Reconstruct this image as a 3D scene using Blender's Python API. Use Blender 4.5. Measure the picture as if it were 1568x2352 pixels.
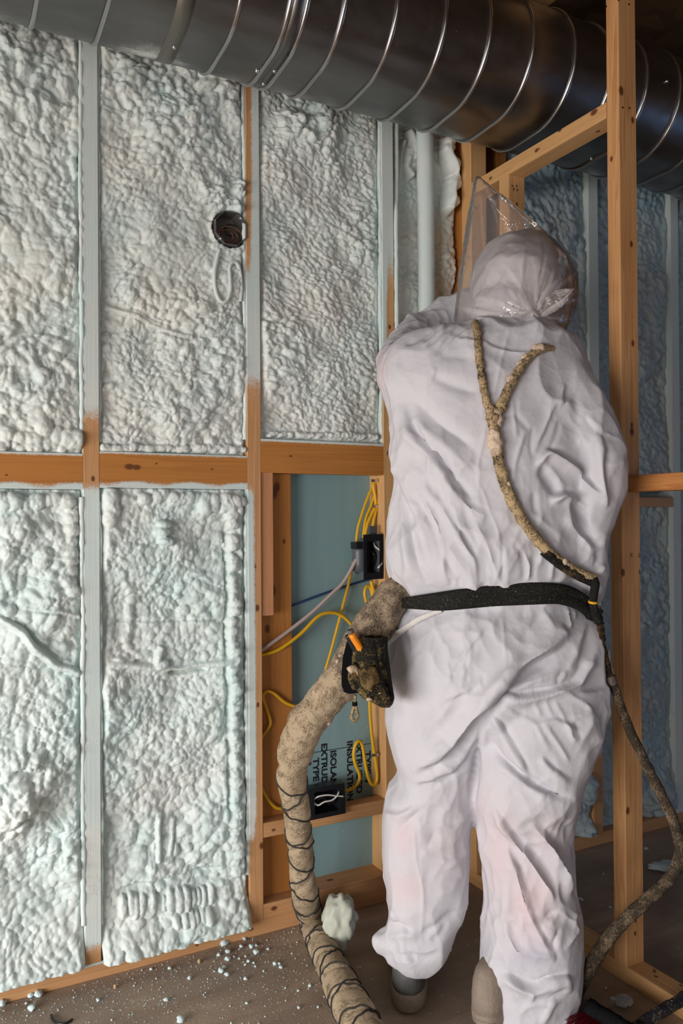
import bpy, bmesh, math, random
import numpy as np
from mathutils import Vector, Matrix

for _o in list(bpy.data.objects):
    bpy.data.objects.remove(_o)
SC = bpy.context.scene
COL = SC.collection

# ------------------------------------------------------------------ camera
F_PX, YAW, PITCH, ROLL, CAM_H = 1864.24, 0.48995, 0.00735, -0.00652, 1.0676
FWD = np.array([math.sin(YAW) * math.cos(PITCH), math.cos(YAW) * math.cos(PITCH), math.sin(PITCH)])
_r = np.array([math.cos(YAW), -math.sin(YAW), 0.0])
_u = np.cross(_r, FWD)
RGT = _r * math.cos(ROLL) + _u * math.sin(ROLL)
UPV = _u * math.cos(ROLL) - _r * math.sin(ROLL)
CAMP = np.array([0.0, 0.0, CAM_H])
cam_d = bpy.data.cameras.new('camera')
cam = bpy.data.objects.new('camera', cam_d)
COL.objects.link(cam)
cam_d.sensor_fit = 'VERTICAL'
cam_d.sensor_height = 36.0
cam_d.lens = F_PX / 2352 * 36
cam_d.clip_start = 0.02
cam_d.dof.use_dof = True
cam_d.dof.focus_distance = 1.78
cam_d.dof.aperture_fstop = 4.5
_m = Matrix.Identity(4)
for _i in range(3):
    _m[_i][0], _m[_i][1], _m[_i][2], _m[_i][3] = RGT[_i], UPV[_i], -FWD[_i], CAMP[_i]
cam.matrix_world = _m
SC.camera = cam

# ------------------------------------------------------------------ world, window and fill light, exposure
world = bpy.data.worlds.new('world')
SC.world = world
world.use_nodes = True
_bg = world.node_tree.nodes['Background']
_bg.inputs[0].default_value = (0.62, 0.72, 0.90, 1)
_bg.inputs[1].default_value = 0.03


def area_light(name, loc, target, sx, sy, power, col):
    d = bpy.data.lights.new(name, 'AREA')
    d.shape = 'RECTANGLE'
    d.size, d.size_y = sx, sy
    d.energy = power
    d.color = col
    o = bpy.data.objects.new(name, d)
    COL.objects.link(o)
    o.location = loc
    o.rotation_euler = (Vector(target) - Vector(loc)).to_track_quat('-Z', 'Y').to_euler()
    return o


area_light('window_light', (-2.40, 0.20, 0.62), (0.8, 1.1, -1.75), 2.5, 1.1, 154, (1.0, 0.97, 0.945))
area_light('rear_fill_light', (-0.6, -2.95, 0.90), (0.5, 1.0, 0.4), 1.6, 1.7, 20, (0.93, 0.97, 1.0))  # added fill lamp behind the camera, its opening unseen
area_light('far_window_light', (4.45, 0.2, 1.0), (2.2, 1.7, 0.3), 1.0, 1.2, 6, (0.30, 0.55, 1.0))
SC.cycles.transparent_max_bounces = 16

SC.view_settings.view_transform = 'Standard'
SC.view_settings.look = 'None'
SC.view_settings.gamma = 1.0
SC.view_settings.use_curve_mapping = False
SC.view_settings.exposure = 0.0


# ------------------------------------------------------------------ helpers: rays from picture points to real planes
def ray(px, py):
    return FWD + (px - 784.0) / F_PX * RGT - (py - 1176.0) / F_PX * UPV


def on_x(px, py, X):
    v = ray(px, py)
    return CAMP + v * (X / v[0])


def on_y(px, py, Y):
    v = ray(px, py)
    return CAMP + v * (Y / v[1])


def on_z(px, py, Z):
    v = ray(px, py)
    return CAMP + v * ((Z - CAM_H) / v[2])


def on_d(px, py, d):
    return CAMP + ray(px, py) * d


def project(P):
    Q = np.asarray(P) - CAMP
    d = Q @ FWD
    return 784 + F_PX * (Q @ RGT) / d, 1176 - F_PX * (Q @ UPV) / d, d


D = 1.942          # front plane of the studs in the exterior wall
BK = D + 0.089     # sheathing plane
XB, WB = 1.443, 0.0563   # partition plane and its thickness
T = 0.038


# ------------------------------------------------------------------ object helpers
def world_of(o):
    m = Matrix.Translation(o.location) @ o.rotation_euler.to_matrix().to_4x4()
    return m if o.parent is None else world_of(o.parent) @ o.matrix_parent_inverse @ m


def mesh_obj(name, verts, faces, mat=None, parent=None, smooth=True, attrs=None, loc=None):
    me = bpy.data.meshes.new(name)
    v = np.asarray(verts, dtype=np.float64)
    if loc is not None:
        v = v - np.asarray(loc)
    if isinstance(faces, np.ndarray):
        n, k = faces.shape
        me.vertices.add(len(v))
        me.vertices.foreach_set('co', v.astype(np.float32).ravel())
        me.loops.add(n * k)
        me.loops.foreach_set('vertex_index', faces.astype(np.int32).ravel())
        me.polygons.add(n)
        me.polygons.foreach_set('loop_start', np.arange(0, n * k, k, dtype=np.int32))
        me.polygons.foreach_set('loop_total', np.full(n, k, dtype=np.int32))
        me.update(calc_edges=True)
    else:
        me.from_pydata([tuple(x) for x in v], [], faces)
        me.update()
    if smooth:
        me.polygons.foreach_set('use_smooth', np.ones(len(me.polygons), dtype=bool))
    if attrs:
        for k, a in attrs.items():
            at = me.attributes.new(k, 'FLOAT', 'POINT')
            at.data.foreach_set('value', np.asarray(a, dtype=np.float32))
    o = bpy.data.objects.new(name, me)
    COL.objects.link(o)
    if mat:
        me.materials.append(mat)
    if loc is not None:
        o.location = loc
    if parent is not None:
        o.parent = parent
        o.matrix_parent_inverse = world_of(parent).inverted()
    return o


def tag(o, label=None, cat=None, group=None, kind=None):
    if label:
        o['label'] = label
    if cat:
        o['category'] = cat
    if group:
        o['group'] = group
    if kind:
        o['kind'] = kind
    return o


def empty(name, loc, label, cat, group=None):
    o = bpy.data.objects.new(name, None)
    o.empty_display_size = 0.05
    COL.objects.link(o)
    o.location = loc
    return tag(o, label, cat, group)


def grid_faces(nu, nv, wrap_u=False):
    """quads of a (nv rows, nu columns) vertex grid, row-major."""
    uu = np.arange(nu if wrap_u else nu - 1)
    vv = np.arange(nv - 1)
    U, V = np.meshgrid(uu, vv)
    U = U.ravel(); V = V.ravel()
    U2 = (U + 1) % nu
    return np.stack([V * nu + U, V * nu + U2, (V + 1) * nu + U2, (V + 1) * nu + U], 1)


# ------------------------------------------------------------------ numpy noise
def _hash(shape, seed):
    return np.random.default_rng(seed).random(shape)


def vnoise2(u, v, seed):
    h = _hash((64, 64), seed)
    iu = np.floor(u).astype(int); iv = np.floor(v).astype(int)
    fu = u - iu; fv = v - iv
    fu = fu * fu * (3 - 2 * fu); fv = fv * fv * (3 - 2 * fv)
    g = lambda a, b: h[(iu + a) % 64, (iv + b) % 64]
    return (g(0, 0) * (1 - fu) + g(1, 0) * fu) * (1 - fv) + (g(0, 1) * (1 - fu) + g(1, 1) * fu) * fv


def vnoise3(P, scale, seed):
    Q = np.asarray(P) * scale + 37.0
    h = _hash((32, 32, 32), seed)
    I = np.floor(Q).astype(int); f = Q - I
    f = f * f * (3 - 2 * f)
    x, y, z = f[:, 0], f[:, 1], f[:, 2]
    def g(a, b, c):
        return h[(I[:, 0] + a) % 32, (I[:, 1] + b) % 32, (I[:, 2] + c) % 32]
    c00 = g(0, 0, 0) * (1 - x) + g(1, 0, 0) * x
    c10 = g(0, 1, 0) * (1 - x) + g(1, 1, 0) * x
    c01 = g(0, 0, 1) * (1 - x) + g(1, 0, 1) * x
    c11 = g(0, 1, 1) * (1 - x) + g(1, 1, 1) * x
    return (c00 * (1 - y) + c10 * y) * (1 - z) + (c01 * (1 - y) + c11 * y) * z


def blobs2(u, v, s, seed, rmin=0.5, rmax=0.95):
    """height of a bed of overlapping round blobs with cells of size s."""
    h1, h2, h3, h4 = (_hash((64, 64), seed + k) for k in range(4))
    iu = np.floor(u / s).astype(int); iv = np.floor(v / s).astype(int)
    H = np.zeros_like(u)
    for a in (-1, 0, 1):
        for b in (-1, 0, 1):
            ci = (iu + a) % 64; cj = (iv + b) % 64
            cx = (iu + a + 0.5 + 0.9 * (h1[ci, cj] - 0.5)) * s
            cy = (iv + b + 0.5 + 0.9 * (h2[ci, cj] - 0.5)) * s
            r = s * (rmin + (rmax - rmin) * h3[ci, cj])
            q = 1 - ((u - cx) ** 2 + (v - cy) ** 2) / r ** 2
            H = np.maximum(H, np.sqrt(np.maximum(q, 0)) * r * (0.6 + 0.5 * h4[ci, cj]))
    return H


def worley3(P, s, seed):
    """squared distance to the nearest jittered cell point: dished cells that meet in straight sharp ridges"""
    Q = np.asarray(P) / s + 11.0
    hs = [_hash((32, 32, 32), seed + k) for k in range(3)]
    I = np.floor(Q).astype(int)
    best = np.full(len(Q), 9.0)
    for a in (-1, 0, 1):
        for b in (-1, 0, 1):
            for c in (-1, 0, 1):
                J = I + np.array([a, b, c])
                k0, k1, k2 = J[:, 0] % 32, J[:, 1] % 32, J[:, 2] % 32
                d = (J[:, 0] + hs[0][k0, k1, k2] - Q[:, 0]) ** 2 + (J[:, 1] + hs[1][k0, k1, k2] - Q[:, 1]) ** 2 + (J[:, 2] + hs[2][k0, k1, k2] - Q[:, 2]) ** 2
                best = np.minimum(best, d)
    return best


# ------------------------------------------------------------------ tubes
def resample(pts, step):
    P = np.asarray(pts, float)
    out = []
    n = len(P)
    for i in range(n - 1):
        p0 = P[max(i - 1, 0)]; p1 = P[i]; p2 = P[i + 1]; p3 = P[min(i + 2, n - 1)]
        m = max(2, int(np.linalg.norm((p2 - p1)[:3]) / step))
        t = np.linspace(0, 1, m, endpoint=False)[:, None]
        out.append(0.5 * (2 * p1 + (p2 - p0) * t + (2 * p0 - 5 * p1 + 4 * p2 - p3) * t ** 2 + (3 * p1 - p0 - 3 * p2 + p3) * t ** 3))
    out.append(P[-1:])
    return np.concatenate(out)


def frames(C):
    Tn = np.gradient(C, axis=0)
    Tn /= np.linalg.norm(Tn, axis=1)[:, None] + 1e-9
    N = np.zeros_like(C)
    n = np.cross(Tn[0], [0.13, 0.31, 0.94])
    for i in range(len(C)):
        n = n - Tn[i] * (n @ Tn[i])
        n = n / (np.linalg.norm(n) + 1e-9)
        N[i] = n
    return Tn, N, np.cross(Tn, N)


def tube_geo(pts, rad, sides=12, step=0.01, rfun=None):
    """pts (n,3) or (n,4) with radius; returns verts, faces, s (arc length per ring)."""
    P = np.asarray(pts, float)
    R4 = np.concatenate([P, np.full((len(P), 1), rad)], 1) if P.shape[1] == 3 else P
    Q = resample(R4, step)
    C, r = Q[:, :3], Q[:, 3]
    s = np.concatenate([[0], np.cumsum(np.linalg.norm(np.diff(C, axis=0), axis=1))])
    Tn, N, B = frames(C)
    th = np.linspace(0, 2 * np.pi, sides, endpoint=False)
    SS, TH = np.meshgrid(s, th, indexing='ij')
    RR = np.repeat(r[:, None], sides, 1)
    base = C[:, None, :] + RR[..., None] * (np.cos(TH)[..., None] * N[:, None, :] + np.sin(TH)[..., None] * B[:, None, :])
    if rfun is not None:
        RR = RR + rfun(SS, TH, base)
    V = C[:, None, :] + RR[..., None] * (np.cos(TH)[..., None] * N[:, None, :] + np.sin(TH)[..., None] * B[:, None, :])
    V = V.reshape(-1, 3)
    F = grid_faces(sides, len(C), True)
    n0 = len(V)
    V = np.concatenate([V, C[:1], C[-1:]])
    i = np.arange(sides); j = (i + 1) % sides
    last = (len(C) - 1) * sides
    cap = np.concatenate([np.stack([j, i, np.full(sides, n0), np.full(sides, n0)], 1),
                          np.stack([last + i, last + j, np.full(sides, n0 + 1), np.full(sides, n0 + 1)], 1)])
    return V, F, cap[:, :3], (C, Tn, N, B, r, s)


def tube(name, pts, rad, mat, parent=None, sides=12, step=0.01, rfun=None):
    V, F, cap, fr = tube_geo(pts, rad, sides, step, rfun)
    faces = [tuple(f) for f in F] + [tuple(c) for c in cap]
    o = mesh_obj(name, V, faces, mat, parent)
    return o


def join_geo(parts):
    Vs, Fs, n = [], [], 0
    for v, f in parts:
        v = np.asarray(v)
        Vs.append(v)
        Fs.extend([tuple(int(i) + n for i in q) for q in f])
        n += len(v)
    return np.concatenate(Vs), Fs


def box_geo(x0, x1, y0, y1, z0, z1, b=0.0):
    bm = bmesh.new()
    bmesh.ops.create_cube(bm, size=1)
    for v in bm.verts:
        v.co = Vector(((x0 + x1) / 2 + v.co.x * (x1 - x0), (y0 + y1) / 2 + v.co.y * (y1 - y0), (z0 + z1) / 2 + v.co.z * (z1 - z0)))
    if b > 0:
        bmesh.ops.bevel(bm, geom=bm.edges[:], offset=b, segments=2, affect='EDGES', profile=0.6)
    bm.verts.index_update()
    V = np.array([v.co[:] for v in bm.verts]); F = [tuple(v.index for v in f.verts) for f in bm.faces]
    bm.free()
    return V, F


def sphere_geo(c, r, seg=12, rings=8, squash=(1, 1, 1)):
    bm = bmesh.new()
    bmesh.ops.create_uvsphere(bm, u_segments=seg, v_segments=rings, radius=1)
    bm.verts.index_update()
    V = np.array([v.co[:] for v in bm.verts]) * r * np.array(squash) + np.array(c)
    F = [tuple(v.index for v in f.verts) for f in bm.faces]
    bm.free()
    return V, F


def ico_geo(sub):
    bm = bmesh.new()
    bmesh.ops.create_icosphere(bm, subdivisions=sub, radius=1)
    bm.verts.index_update()
    V = np.array([v.co[:] for v in bm.verts]); F = np.array([[v.index for v in f.verts] for f in bm.faces])
    bm.free()
    return V, F


def remesh(parts, voxel, smooth_it=6, name='tmp'):
    """voxel union of closed pieces; returns verts and quad faces."""
    V, F = join_geo(parts)
    me = bpy.data.meshes.new(name)
    me.from_pydata([tuple(x) for x in V], [], F)
    o = bpy.data.objects.new(name, me)
    COL.objects.link(o)
    md = o.modifiers.new('r', 'REMESH')
    md.mode = 'VOXEL'
    md.voxel_size = voxel
    dg = bpy.context.evaluated_depsgraph_get()
    e = o.evaluated_get(dg)
    m2 = e.to_mesh()
    n = len(m2.vertices)
    co = np.empty(n * 3, np.float32); m2.vertices.foreach_get('co', co)
    co = co.reshape(-1, 3).astype(float)
    np_ = len(m2.polygons)
    lt = np.empty(np_, np.int32); m2.polygons.foreach_get('loop_total', lt)
    li = np.empty(len(m2.loops), np.int32); m2.loops.foreach_get('vertex_index', li)
    if (lt == 4).all():
        faces = li.reshape(-1, 4)
    else:
        faces = []
        k = 0
        for t in lt:
            faces.append(tuple(li[k:k + t])); k += t
    e.to_mesh_clear()
    bpy.data.objects.remove(o)
    bpy.data.meshes.remove(me)
    co = lap_smooth(co, faces, smooth_it)
    return co, faces


def lap_smooth(co, faces, it, lam=0.55):
    f = faces if isinstance(faces, np.ndarray) else np.array([q for q in faces if len(q) == 4])
    e = np.concatenate([f[:, [0, 1]], f[:, [1, 2]], f[:, [2, 3]], f[:, [3, 0]]])
    n = len(co)
    deg = np.bincount(e[:, 0], minlength=n) + np.bincount(e[:, 1], minlength=n)
    deg = np.maximum(deg, 1)
    for _ in range(it):
        acc = np.zeros_like(co)
        for k in range(3):
            acc[:, k] = np.bincount(e[:, 0], co[e[:, 1], k], n) + np.bincount(e[:, 1], co[e[:, 0], k], n)
        co = co + lam * (acc / deg[:, None] - co)
    return co


def vert_normals(co, f):
    a = co[f[:, 2]] - co[f[:, 0]]; b = co[f[:, 3]] - co[f[:, 1]]
    n = np.cross(a, b)
    N = np.zeros_like(co)
    for k in range(4):
        for c in range(3):
            N[:, c] += np.bincount(f[:, k], n[:, c], len(co))
    return N / (np.linalg.norm(N, axis=1)[:, None] + 1e-12)


# ------------------------------------------------------------------ materials
class NB:
    """small node-building helper"""
    def __init__(self, name):
        self.m = bpy.data.materials.new(name)
        self.m.use_nodes = True
        self.t = self.m.node_tree
        self.b = self.t.nodes['Principled BSDF']
        self.out = self.t.nodes['Material Output']
        tc = self.t.nodes.new('ShaderNodeTexCoord')
        self.obj = tc.outputs['Object']
        self.gen = tc.outputs['Generated']

    def n(self, typ, **kw):
        nd = self.t.nodes.new(typ)
        for k, v in kw.items():
            setattr(nd, k, v)
        return nd

    def link(self, a, b):
        self.t.links.new(a, b)

    def val(self, sock, v):
        if hasattr(v, 'node'):
            self.link(v, sock)
        else:
            sock.default_value = v

    def mapping(self, vec, scale=(1, 1, 1), loc=(0, 0, 0), rot=(0, 0, 0)):
        m = self.n('ShaderNodeMapping')
        self.link(vec, m.inputs[0])
        self.val(m.inputs['Location'], loc)
        m.inputs['Rotation'].default_value = rot
        m.inputs['Scale'].default_value = scale
        return m.outputs[0]

    def noise(self, vec, scale, detail=3, rough=0.55, dist=0.0):
        m = self.n('ShaderNodeTexNoise')
        self.link(vec, m.inputs['Vector'])
        m.inputs['Scale'].default_value = scale
        m.inputs['Detail'].default_value = detail
        m.inputs['Roughness'].default_value = rough
        m.inputs['Distortion'].default_value = dist
        return m.outputs[0]

    def voronoi(self, vec, scale, feature='F1', out=0, rnd=1.0):
        m = self.n('ShaderNodeTexVoronoi', feature=feature)
        self.link(vec, m.inputs['Vector'])
        m.inputs['Scale'].default_value = scale
        m.inputs['Randomness'].default_value = rnd
        return m.outputs[out]

    def math(self, op, a, b=0.0, c=0.0, clamp=False):
        m = self.n('ShaderNodeMath', operation=op, use_clamp=clamp)
        self.val(m.inputs[0], a); self.val(m.inputs[1], b); self.val(m.inputs[2], c)
        return m.outputs[0]

    def ramp(self, fac, stops):
        m = self.n('ShaderNodeValToRGB')
        self.link(fac, m.inputs[0])
        els = m.color_ramp.elements
        while len(els) < len(stops):
            els.new(0.5)
        for e, (p, c) in zip(els, stops):
            e.position = p
            e.color = (c[0], c[1], c[2], 1) if not np.isscalar(c) else (c, c, c, 1)
        return m.outputs[0]

    def mix(self, fac, a, b):
        m = self.n('ShaderNodeMix', data_type='RGBA')
        self.val(m.inputs[0], fac)
        for s, v in ((m.inputs[6], a), (m.inputs[7], b)):
            if hasattr(v, 'node'):
                self.link(v, s)
            else:
                s.default_value = (v[0], v[1], v[2], 1)
        return m.outputs[2]

    def attr(self, name):
        a = self.n('ShaderNodeAttribute', attribute_name=name)
        return a.outputs['Fac']

    def bump(self, h, strength, dist=0.01, normal=None):
        m = self.n('ShaderNodeBump')
        m.inputs['Strength'].default_value = strength
        m.inputs['Distance'].default_value = dist
        self.link(h, m.inputs['Height'])
        if normal is not None:
            self.link(normal, m.inputs['Normal'])
        return m.outputs[0]

    def done(self, color=None, rough=None, metal=None, normal=None, spec=None):
        b = self.b.inputs
        if color is not None:
            if hasattr(color, 'node'):
                self.link(color, b['Base Color'])
            else:
                b['Base Color'].default_value = (color[0], color[1], color[2], 1)
        if rough is not None:
            self.val(b['Roughness'], rough)
        if metal is not None:
            self.val(b['Metallic'], metal)
        if spec is not None:
            self.val(b['Specular IOR Level'], spec)
        if normal is not None:
            self.link(normal, b['Normal'])
        return self.m


def simple_mat(name, col, rough=0.5, metal=0.0, bump=0.0, bscale=200, var=0.0, vscale=20, spec=0.4):
    k = NB(name)
    c = col
    if var > 0:
        f = k.noise(k.obj, vscale, 4)
        c = k.mix(f, [x * (1 - var) for x in col], [min(1, x * (1 + var)) for x in col])
    nm = k.bump(k.noise(k.obj, bscale, 3), bump, 0.004) if bump > 0 else None
    return k.done(c, rough, metal, nm, spec)


FOAM_A, FOAM_B = (0.755, 0.765, 0.722), (0.665, 0.765, 0.745)


def foam_color(k, vec):
    f = k.noise(vec, 5.0, 3)
    return k.mix(k.ramp(f, [(0.25, 0.0), (0.55, 1.0)]), FOAM_A, (0.665, 0.765, 0.75))


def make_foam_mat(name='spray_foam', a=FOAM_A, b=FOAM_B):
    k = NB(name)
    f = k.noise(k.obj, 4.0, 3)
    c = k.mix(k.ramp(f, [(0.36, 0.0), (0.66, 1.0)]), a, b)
    bp = k.bump(k.noise(k.obj, 300, 4, 0.65), 0.28, 0.0025)
    k.b.inputs['Subsurface Weight'].default_value = 0.5
    k.b.inputs['Subsurface Radius'].default_value = (0.012, 0.013, 0.013)
    k.b.inputs['Subsurface Scale'].default_value = 1.0
    return k.done(c, 0.55, 0, bp, 0.35)


def make_wood(name, axis, light=(0.62, 0.36, 0.15), dark=(0.40, 0.19, 0.065), knots=(), coat=True, rough=0.55, grain=1.0):
    """axis: index of the long axis.  knots: (x, y, z, radius) in object coordinates."""
    k = NB(name)
    oi = k.n('ShaderNodeObjectInfo')
    off = k.n('ShaderNodeVectorMath', operation='SCALE')
    k.link(oi.outputs['Location'], off.inputs[0])
    off.inputs['Scale'].default_value = 3.7
    add = k.n('ShaderNodeVectorMath', operation='ADD')
    k.link(k.obj, add.inputs[0]); k.link(off.outputs[0], add.inputs[1])
    v = add.outputs[0]
    s1 = [26.0] * 3; s1[axis] = 0.9
    s2 = [240.0] * 3; s2[axis] = 4.0
    f1 = k.noise(k.mapping(v, s1), 1.0, 4, 0.55, 0.6)
    wv = k.n('ShaderNodeMath', operation='FRACT')
    k.link(k.math('MULTIPLY', f1, 7.0), wv.inputs[0])
    band = k.ramp(wv.outputs[0], [(0.0, 0.15), (0.65, 0.55), (0.9, 1.0), (1.0, 0.2)])
    f2 = k.noise(k.mapping(v, s2), 1.0, 3)
    f = k.math('ADD', k.math('MULTIPLY', band, 0.38 * grain), k.math('MULTIPLY', f2, 0.55))
    f = k.math('ADD', f, k.math('MULTIPLY', k.noise(v, 6.0, 2), 0.25))
    col = k.mix(k.math('SUBTRACT', f, 0.15, clamp=True), light, dark)
    if knots:
        acc = None
        for (x, y, z, r) in knots:
            sb = k.n('ShaderNodeVectorMath', operation='SUBTRACT')
            k.link(k.obj, sb.inputs[0]); sb.inputs[1].default_value = (x, y, z)
            sc = [1.0] * 3; sc[axis] = 0.62
            ml = k.n('ShaderNodeVectorMath', operation='MULTIPLY')
            k.link(sb.outputs[0], ml.inputs[0]); ml.inputs[1].default_value = sc
            ln = k.n('ShaderNodeVectorMath', operation='LENGTH')
            k.link(ml.outputs[0], ln.inputs[0])
            g = k.math('DIVIDE', ln.outputs['Value'], r * 0.72)
            g = k.math('SUBTRACT', 1.25, g, clamp=True)
            acc = g if acc is None else k.math('MAXIMUM', acc, g)
        kn = k.math('MULTIPLY', acc, 1.8, clamp=True)
        col = k.mix(kn, col, (0.15, 0.052, 0.018))
    nm = k.bump(f2, 0.25, 0.002)
    rg = rough
    if coat:
        a = k.attr('coat')
        gr = k.noise(k.obj, 420, 2, 0.6)
        g2 = k.noise(k.obj, 60, 3, 0.6)
        th = k.math('ADD', k.math('MULTIPLY', gr, 0.75), k.math('MULTIPLY', g2, 0.35))
        fac = k.math('MULTIPLY', k.math('SUBTRACT', k.math('MULTIPLY', a, 1.35), k.math('SUBTRACT', th, 0.12)), 3.2, clamp=True)
        col = k.mix(fac, col, foam_color(k, k.obj))
        nm = k.bump(k.math('MULTIPLY', fac, k.noise(k.obj, 560, 3)), 0.35, 0.0025, nm)
        rg = k.math('ADD', rough, k.math('MULTIPLY', fac, 0.25))
    return k.done(col, rg, 0, nm, 0.35)
# ================================================================== structure: floor, ceiling, walls
def make_floor_mat():
    k = NB('plywood_floor')
    v = k.obj
    f1 = k.noise(k.mapping(v, (2.2, 14, 1)), 1.0, 5, 0.6, 0.5)
    f2 = k.noise(v, 3.0, 5, 0.65)
    c = k.mix(k.ramp(f1, [(0.3, 0.0), (0.7, 1.0)]), (0.32, 0.235, 0.17), (0.50, 0.39, 0.30))
    c = k.mix(k.math('MULTIPLY', k.ramp(f2, [(0.42, 0.0), (0.62, 1.0)]), 0.75), c, (0.26, 0.21, 0.17))
    sp = k.noise(v, 900, 1)
    dust = k.math('MULTIPLY', k.math('SUBTRACT', sp, 0.66), 9.0, clamp=True)
    c = k.mix(k.math('MULTIPLY', dust, 0.55), c, (0.55, 0.55, 0.53))
    nm = k.bump(k.noise(v, 160, 4), 0.3, 0.003)
    return k.done(c, 0.72, 0, nm, 0.3)


def make_osb(name, a, b):
    k = NB(name)
    f = k.voronoi(k.mapping(k.obj, (18, 18, 45), rot=(0.3, 0.4, 0.2)), 1.0, 'F1', 1)
    sep = k.n('ShaderNodeSeparateColor'); k.link(f, sep.inputs[0])
    c = k.mix(sep.outputs[0], a, b)
    return k.done(c, 0.8, 0, k.bump(k.noise(k.obj, 60, 4), 0.3, 0.004), 0.2)


M_FLOOR = make_floor_mat()
M_OSB = make_osb('oriented_strand_board', (0.20, 0.12, 0.06), (0.33, 0.21, 0.11))
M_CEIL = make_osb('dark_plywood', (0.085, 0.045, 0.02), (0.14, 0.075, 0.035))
M_FOAM = make_foam_mat()
M_FOAM_LOW = make_foam_mat('spray_foam_cyan', (0.735, 0.775, 0.745), (0.635, 0.77, 0.757))  # more cyan mix for the lower bays and stud edge beads
M_FOAM_SHADE = make_foam_mat('spray_foam_shaded', (0.44, 0.49, 0.51), (0.34, 0.47, 0.53))  # same foam, with the shade of the far bays put into its colour


def slab(name, x0, x1, y0, y1, z0, z1, mat, b=0.0):
    V, F = box_geo(x0, x1, y0, y1, z0, z1, b)
    return tag(mesh_obj(name, V, F, mat, smooth=False), kind='structure')


slab('floor', -2.6, 4.6, -3.2, 2.06, -0.03, 0.0, M_FLOOR)
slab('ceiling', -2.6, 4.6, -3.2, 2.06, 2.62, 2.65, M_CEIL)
slab('wall_back', -2.6, 4.6, BK + 0.011, BK + 0.03, 0.0, 2.62, M_OSB)


def wall_with_hole(name, axis, c, lo, hi, h0, h1, z0, z1):
    t = 0.03
    parts = []
    for (a, b, za, zb) in ((lo, h0, 0, 2.62), (h1, hi, 0, 2.62), (h0, h1, 0, z0), (h0, h1, z1, 2.62)):
        if b - a < 1e-4 or zb - za < 1e-4:
            continue
        if axis == 'x':
            parts.append(box_geo(c - t, c, a, b, za, zb))
        else:
            parts.append(box_geo(a, b, c - t, c, za, zb))
    V, F = join_geo(parts)
    return tag(mesh_obj(name, V, F, M_OSB, smooth=False), kind='structure')


wall_with_hole('wall_left', 'x', -2.5, -3.2, 2.05, -1.1, 1.5, 0.04, 1.25)
wall_with_hole('wall_near', 'y', -3.1, -2.6, 4.6, -1.5, 0.3, 0.0, 2.15)
wall_with_hole('wall_right', 'x', 4.55, -3.2, 2.05, -0.3, 0.7, 0.4, 1.6)


# ================================================================== lumber
def beam(name, axis, lo, hi, mat, coat=None, parent=None, bev=0.0016, seg=0.02, cs=0.008):
    """a piece of lumber between corners lo and hi with its long axis given; rounded arrises and a 'coat' attribute."""
    lo = np.array(lo, float); hi = np.array(hi, float)
    o1, o2 = [(1, 2), (2, 0), (0, 1)][axis]
    a0, a1, b0, b1 = lo[o1], hi[o1], lo[o2], hi[o2]
    def side(n0, n1):
        m = max(2, int(abs(n1 - n0) / cs))
        return np.linspace(n0, n1, m + 1)
    pts = []
    pts += [(x, b0) for x in side(a0 + bev, a1 - bev)]
    pts += [(a1, y) for y in side(b0 + bev, b1 - bev)]
    pts += [(x, b1) for x in side(a1 - bev, a0 + bev)]
    pts += [(a0, y) for y in side(b1 - bev, b0 + bev)]
    pts = np.array(pts)
    L = hi[axis] - lo[axis]
    ns = max(2, int(L / seg))
    ss = np.linspace(lo[axis], hi[axis], ns + 1)
    n = len(pts)
    V = np.zeros((ns + 1, n, 3))
    V[:, :, axis] = ss[:, None]
    V[:, :, o1] = pts[None, :, 0]
    V[:, :, o2] = pts[None, :, 1]
    V = V.reshape(-1, 3)
    F = grid_faces(n, ns + 1, True)
    faces = [tuple(f) for f in F] + [tuple(range(n - 1, -1, -1)), tuple(range(ns * n, ns * n + n))]
    c = np.zeros(len(V)) if coat is None else np.clip(coat(V[:, 0], V[:, 1], V[:, 2]), 0, 1)
    loc = (lo + hi) / 2
    loc[2] = lo[2]
    o = mesh_obj(name, V, faces, mat, parent, smooth=False, attrs={'coat': c}, loc=loc)
    return o


def sst(x, a, b):
    t = np.clip((x - a) / (b - a), 0, 1)
    return t * t * (3 - 2 * t)


def prof(z, pts):
    zz = [p[0] for p in pts]; cc = [p[1] for p in pts]
    return np.interp(z, zz, cc)


def zpx(y, x, Y=D):
    """height of picture row y at column x on wall plane Y"""
    return on_y(x, y, Y)[2]


FIR = dict(light=(0.73, 0.43, 0.19), dark=(0.48, 0.245, 0.09))
ORG = dict(light=(0.56, 0.24, 0.058), dark=(0.36, 0.13, 0.028))
PNK = dict(light=(0.66, 0.37, 0.175), dark=(0.44, 0.205, 0.08))
M_WZ = make_wood('stud_wood', 2, **PNK)
M_WZO = make_wood('stud_wood_orange', 2, **ORG)
M_WX = make_wood('plate_wood', 0, **PNK)


# ---- studs of the exterior wall, coated by overspray to different degrees
def coat1(x, y, z):
    front = y < D + 0.004
    base = prof(z, [(0.03, 0.1), (0.075, 0.35), (0.10, 0.95), (0.16, 0.95), (0.19, 0.55), (0.33, 0.6), (0.45, 0.75), (0.70, 0.95), (1.05, 0.98), (1.12, 0.75),
                    (1.16, 0.18), (1.27, 0.12), (1.33, 0.55), (1.38, 0.92), (1.46, 0.68), (1.55, 0.72), (1.62, 0.9), (1.9, 0.97), (2.3, 0.97)])
    strip = np.exp(-((x - 0.362) / 0.006) ** 2) * sst(z, 1.95, 2.1) * 0.5
    return np.where(front, base - strip, np.where(x < 0.36, 0.97, 0.6))


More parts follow.
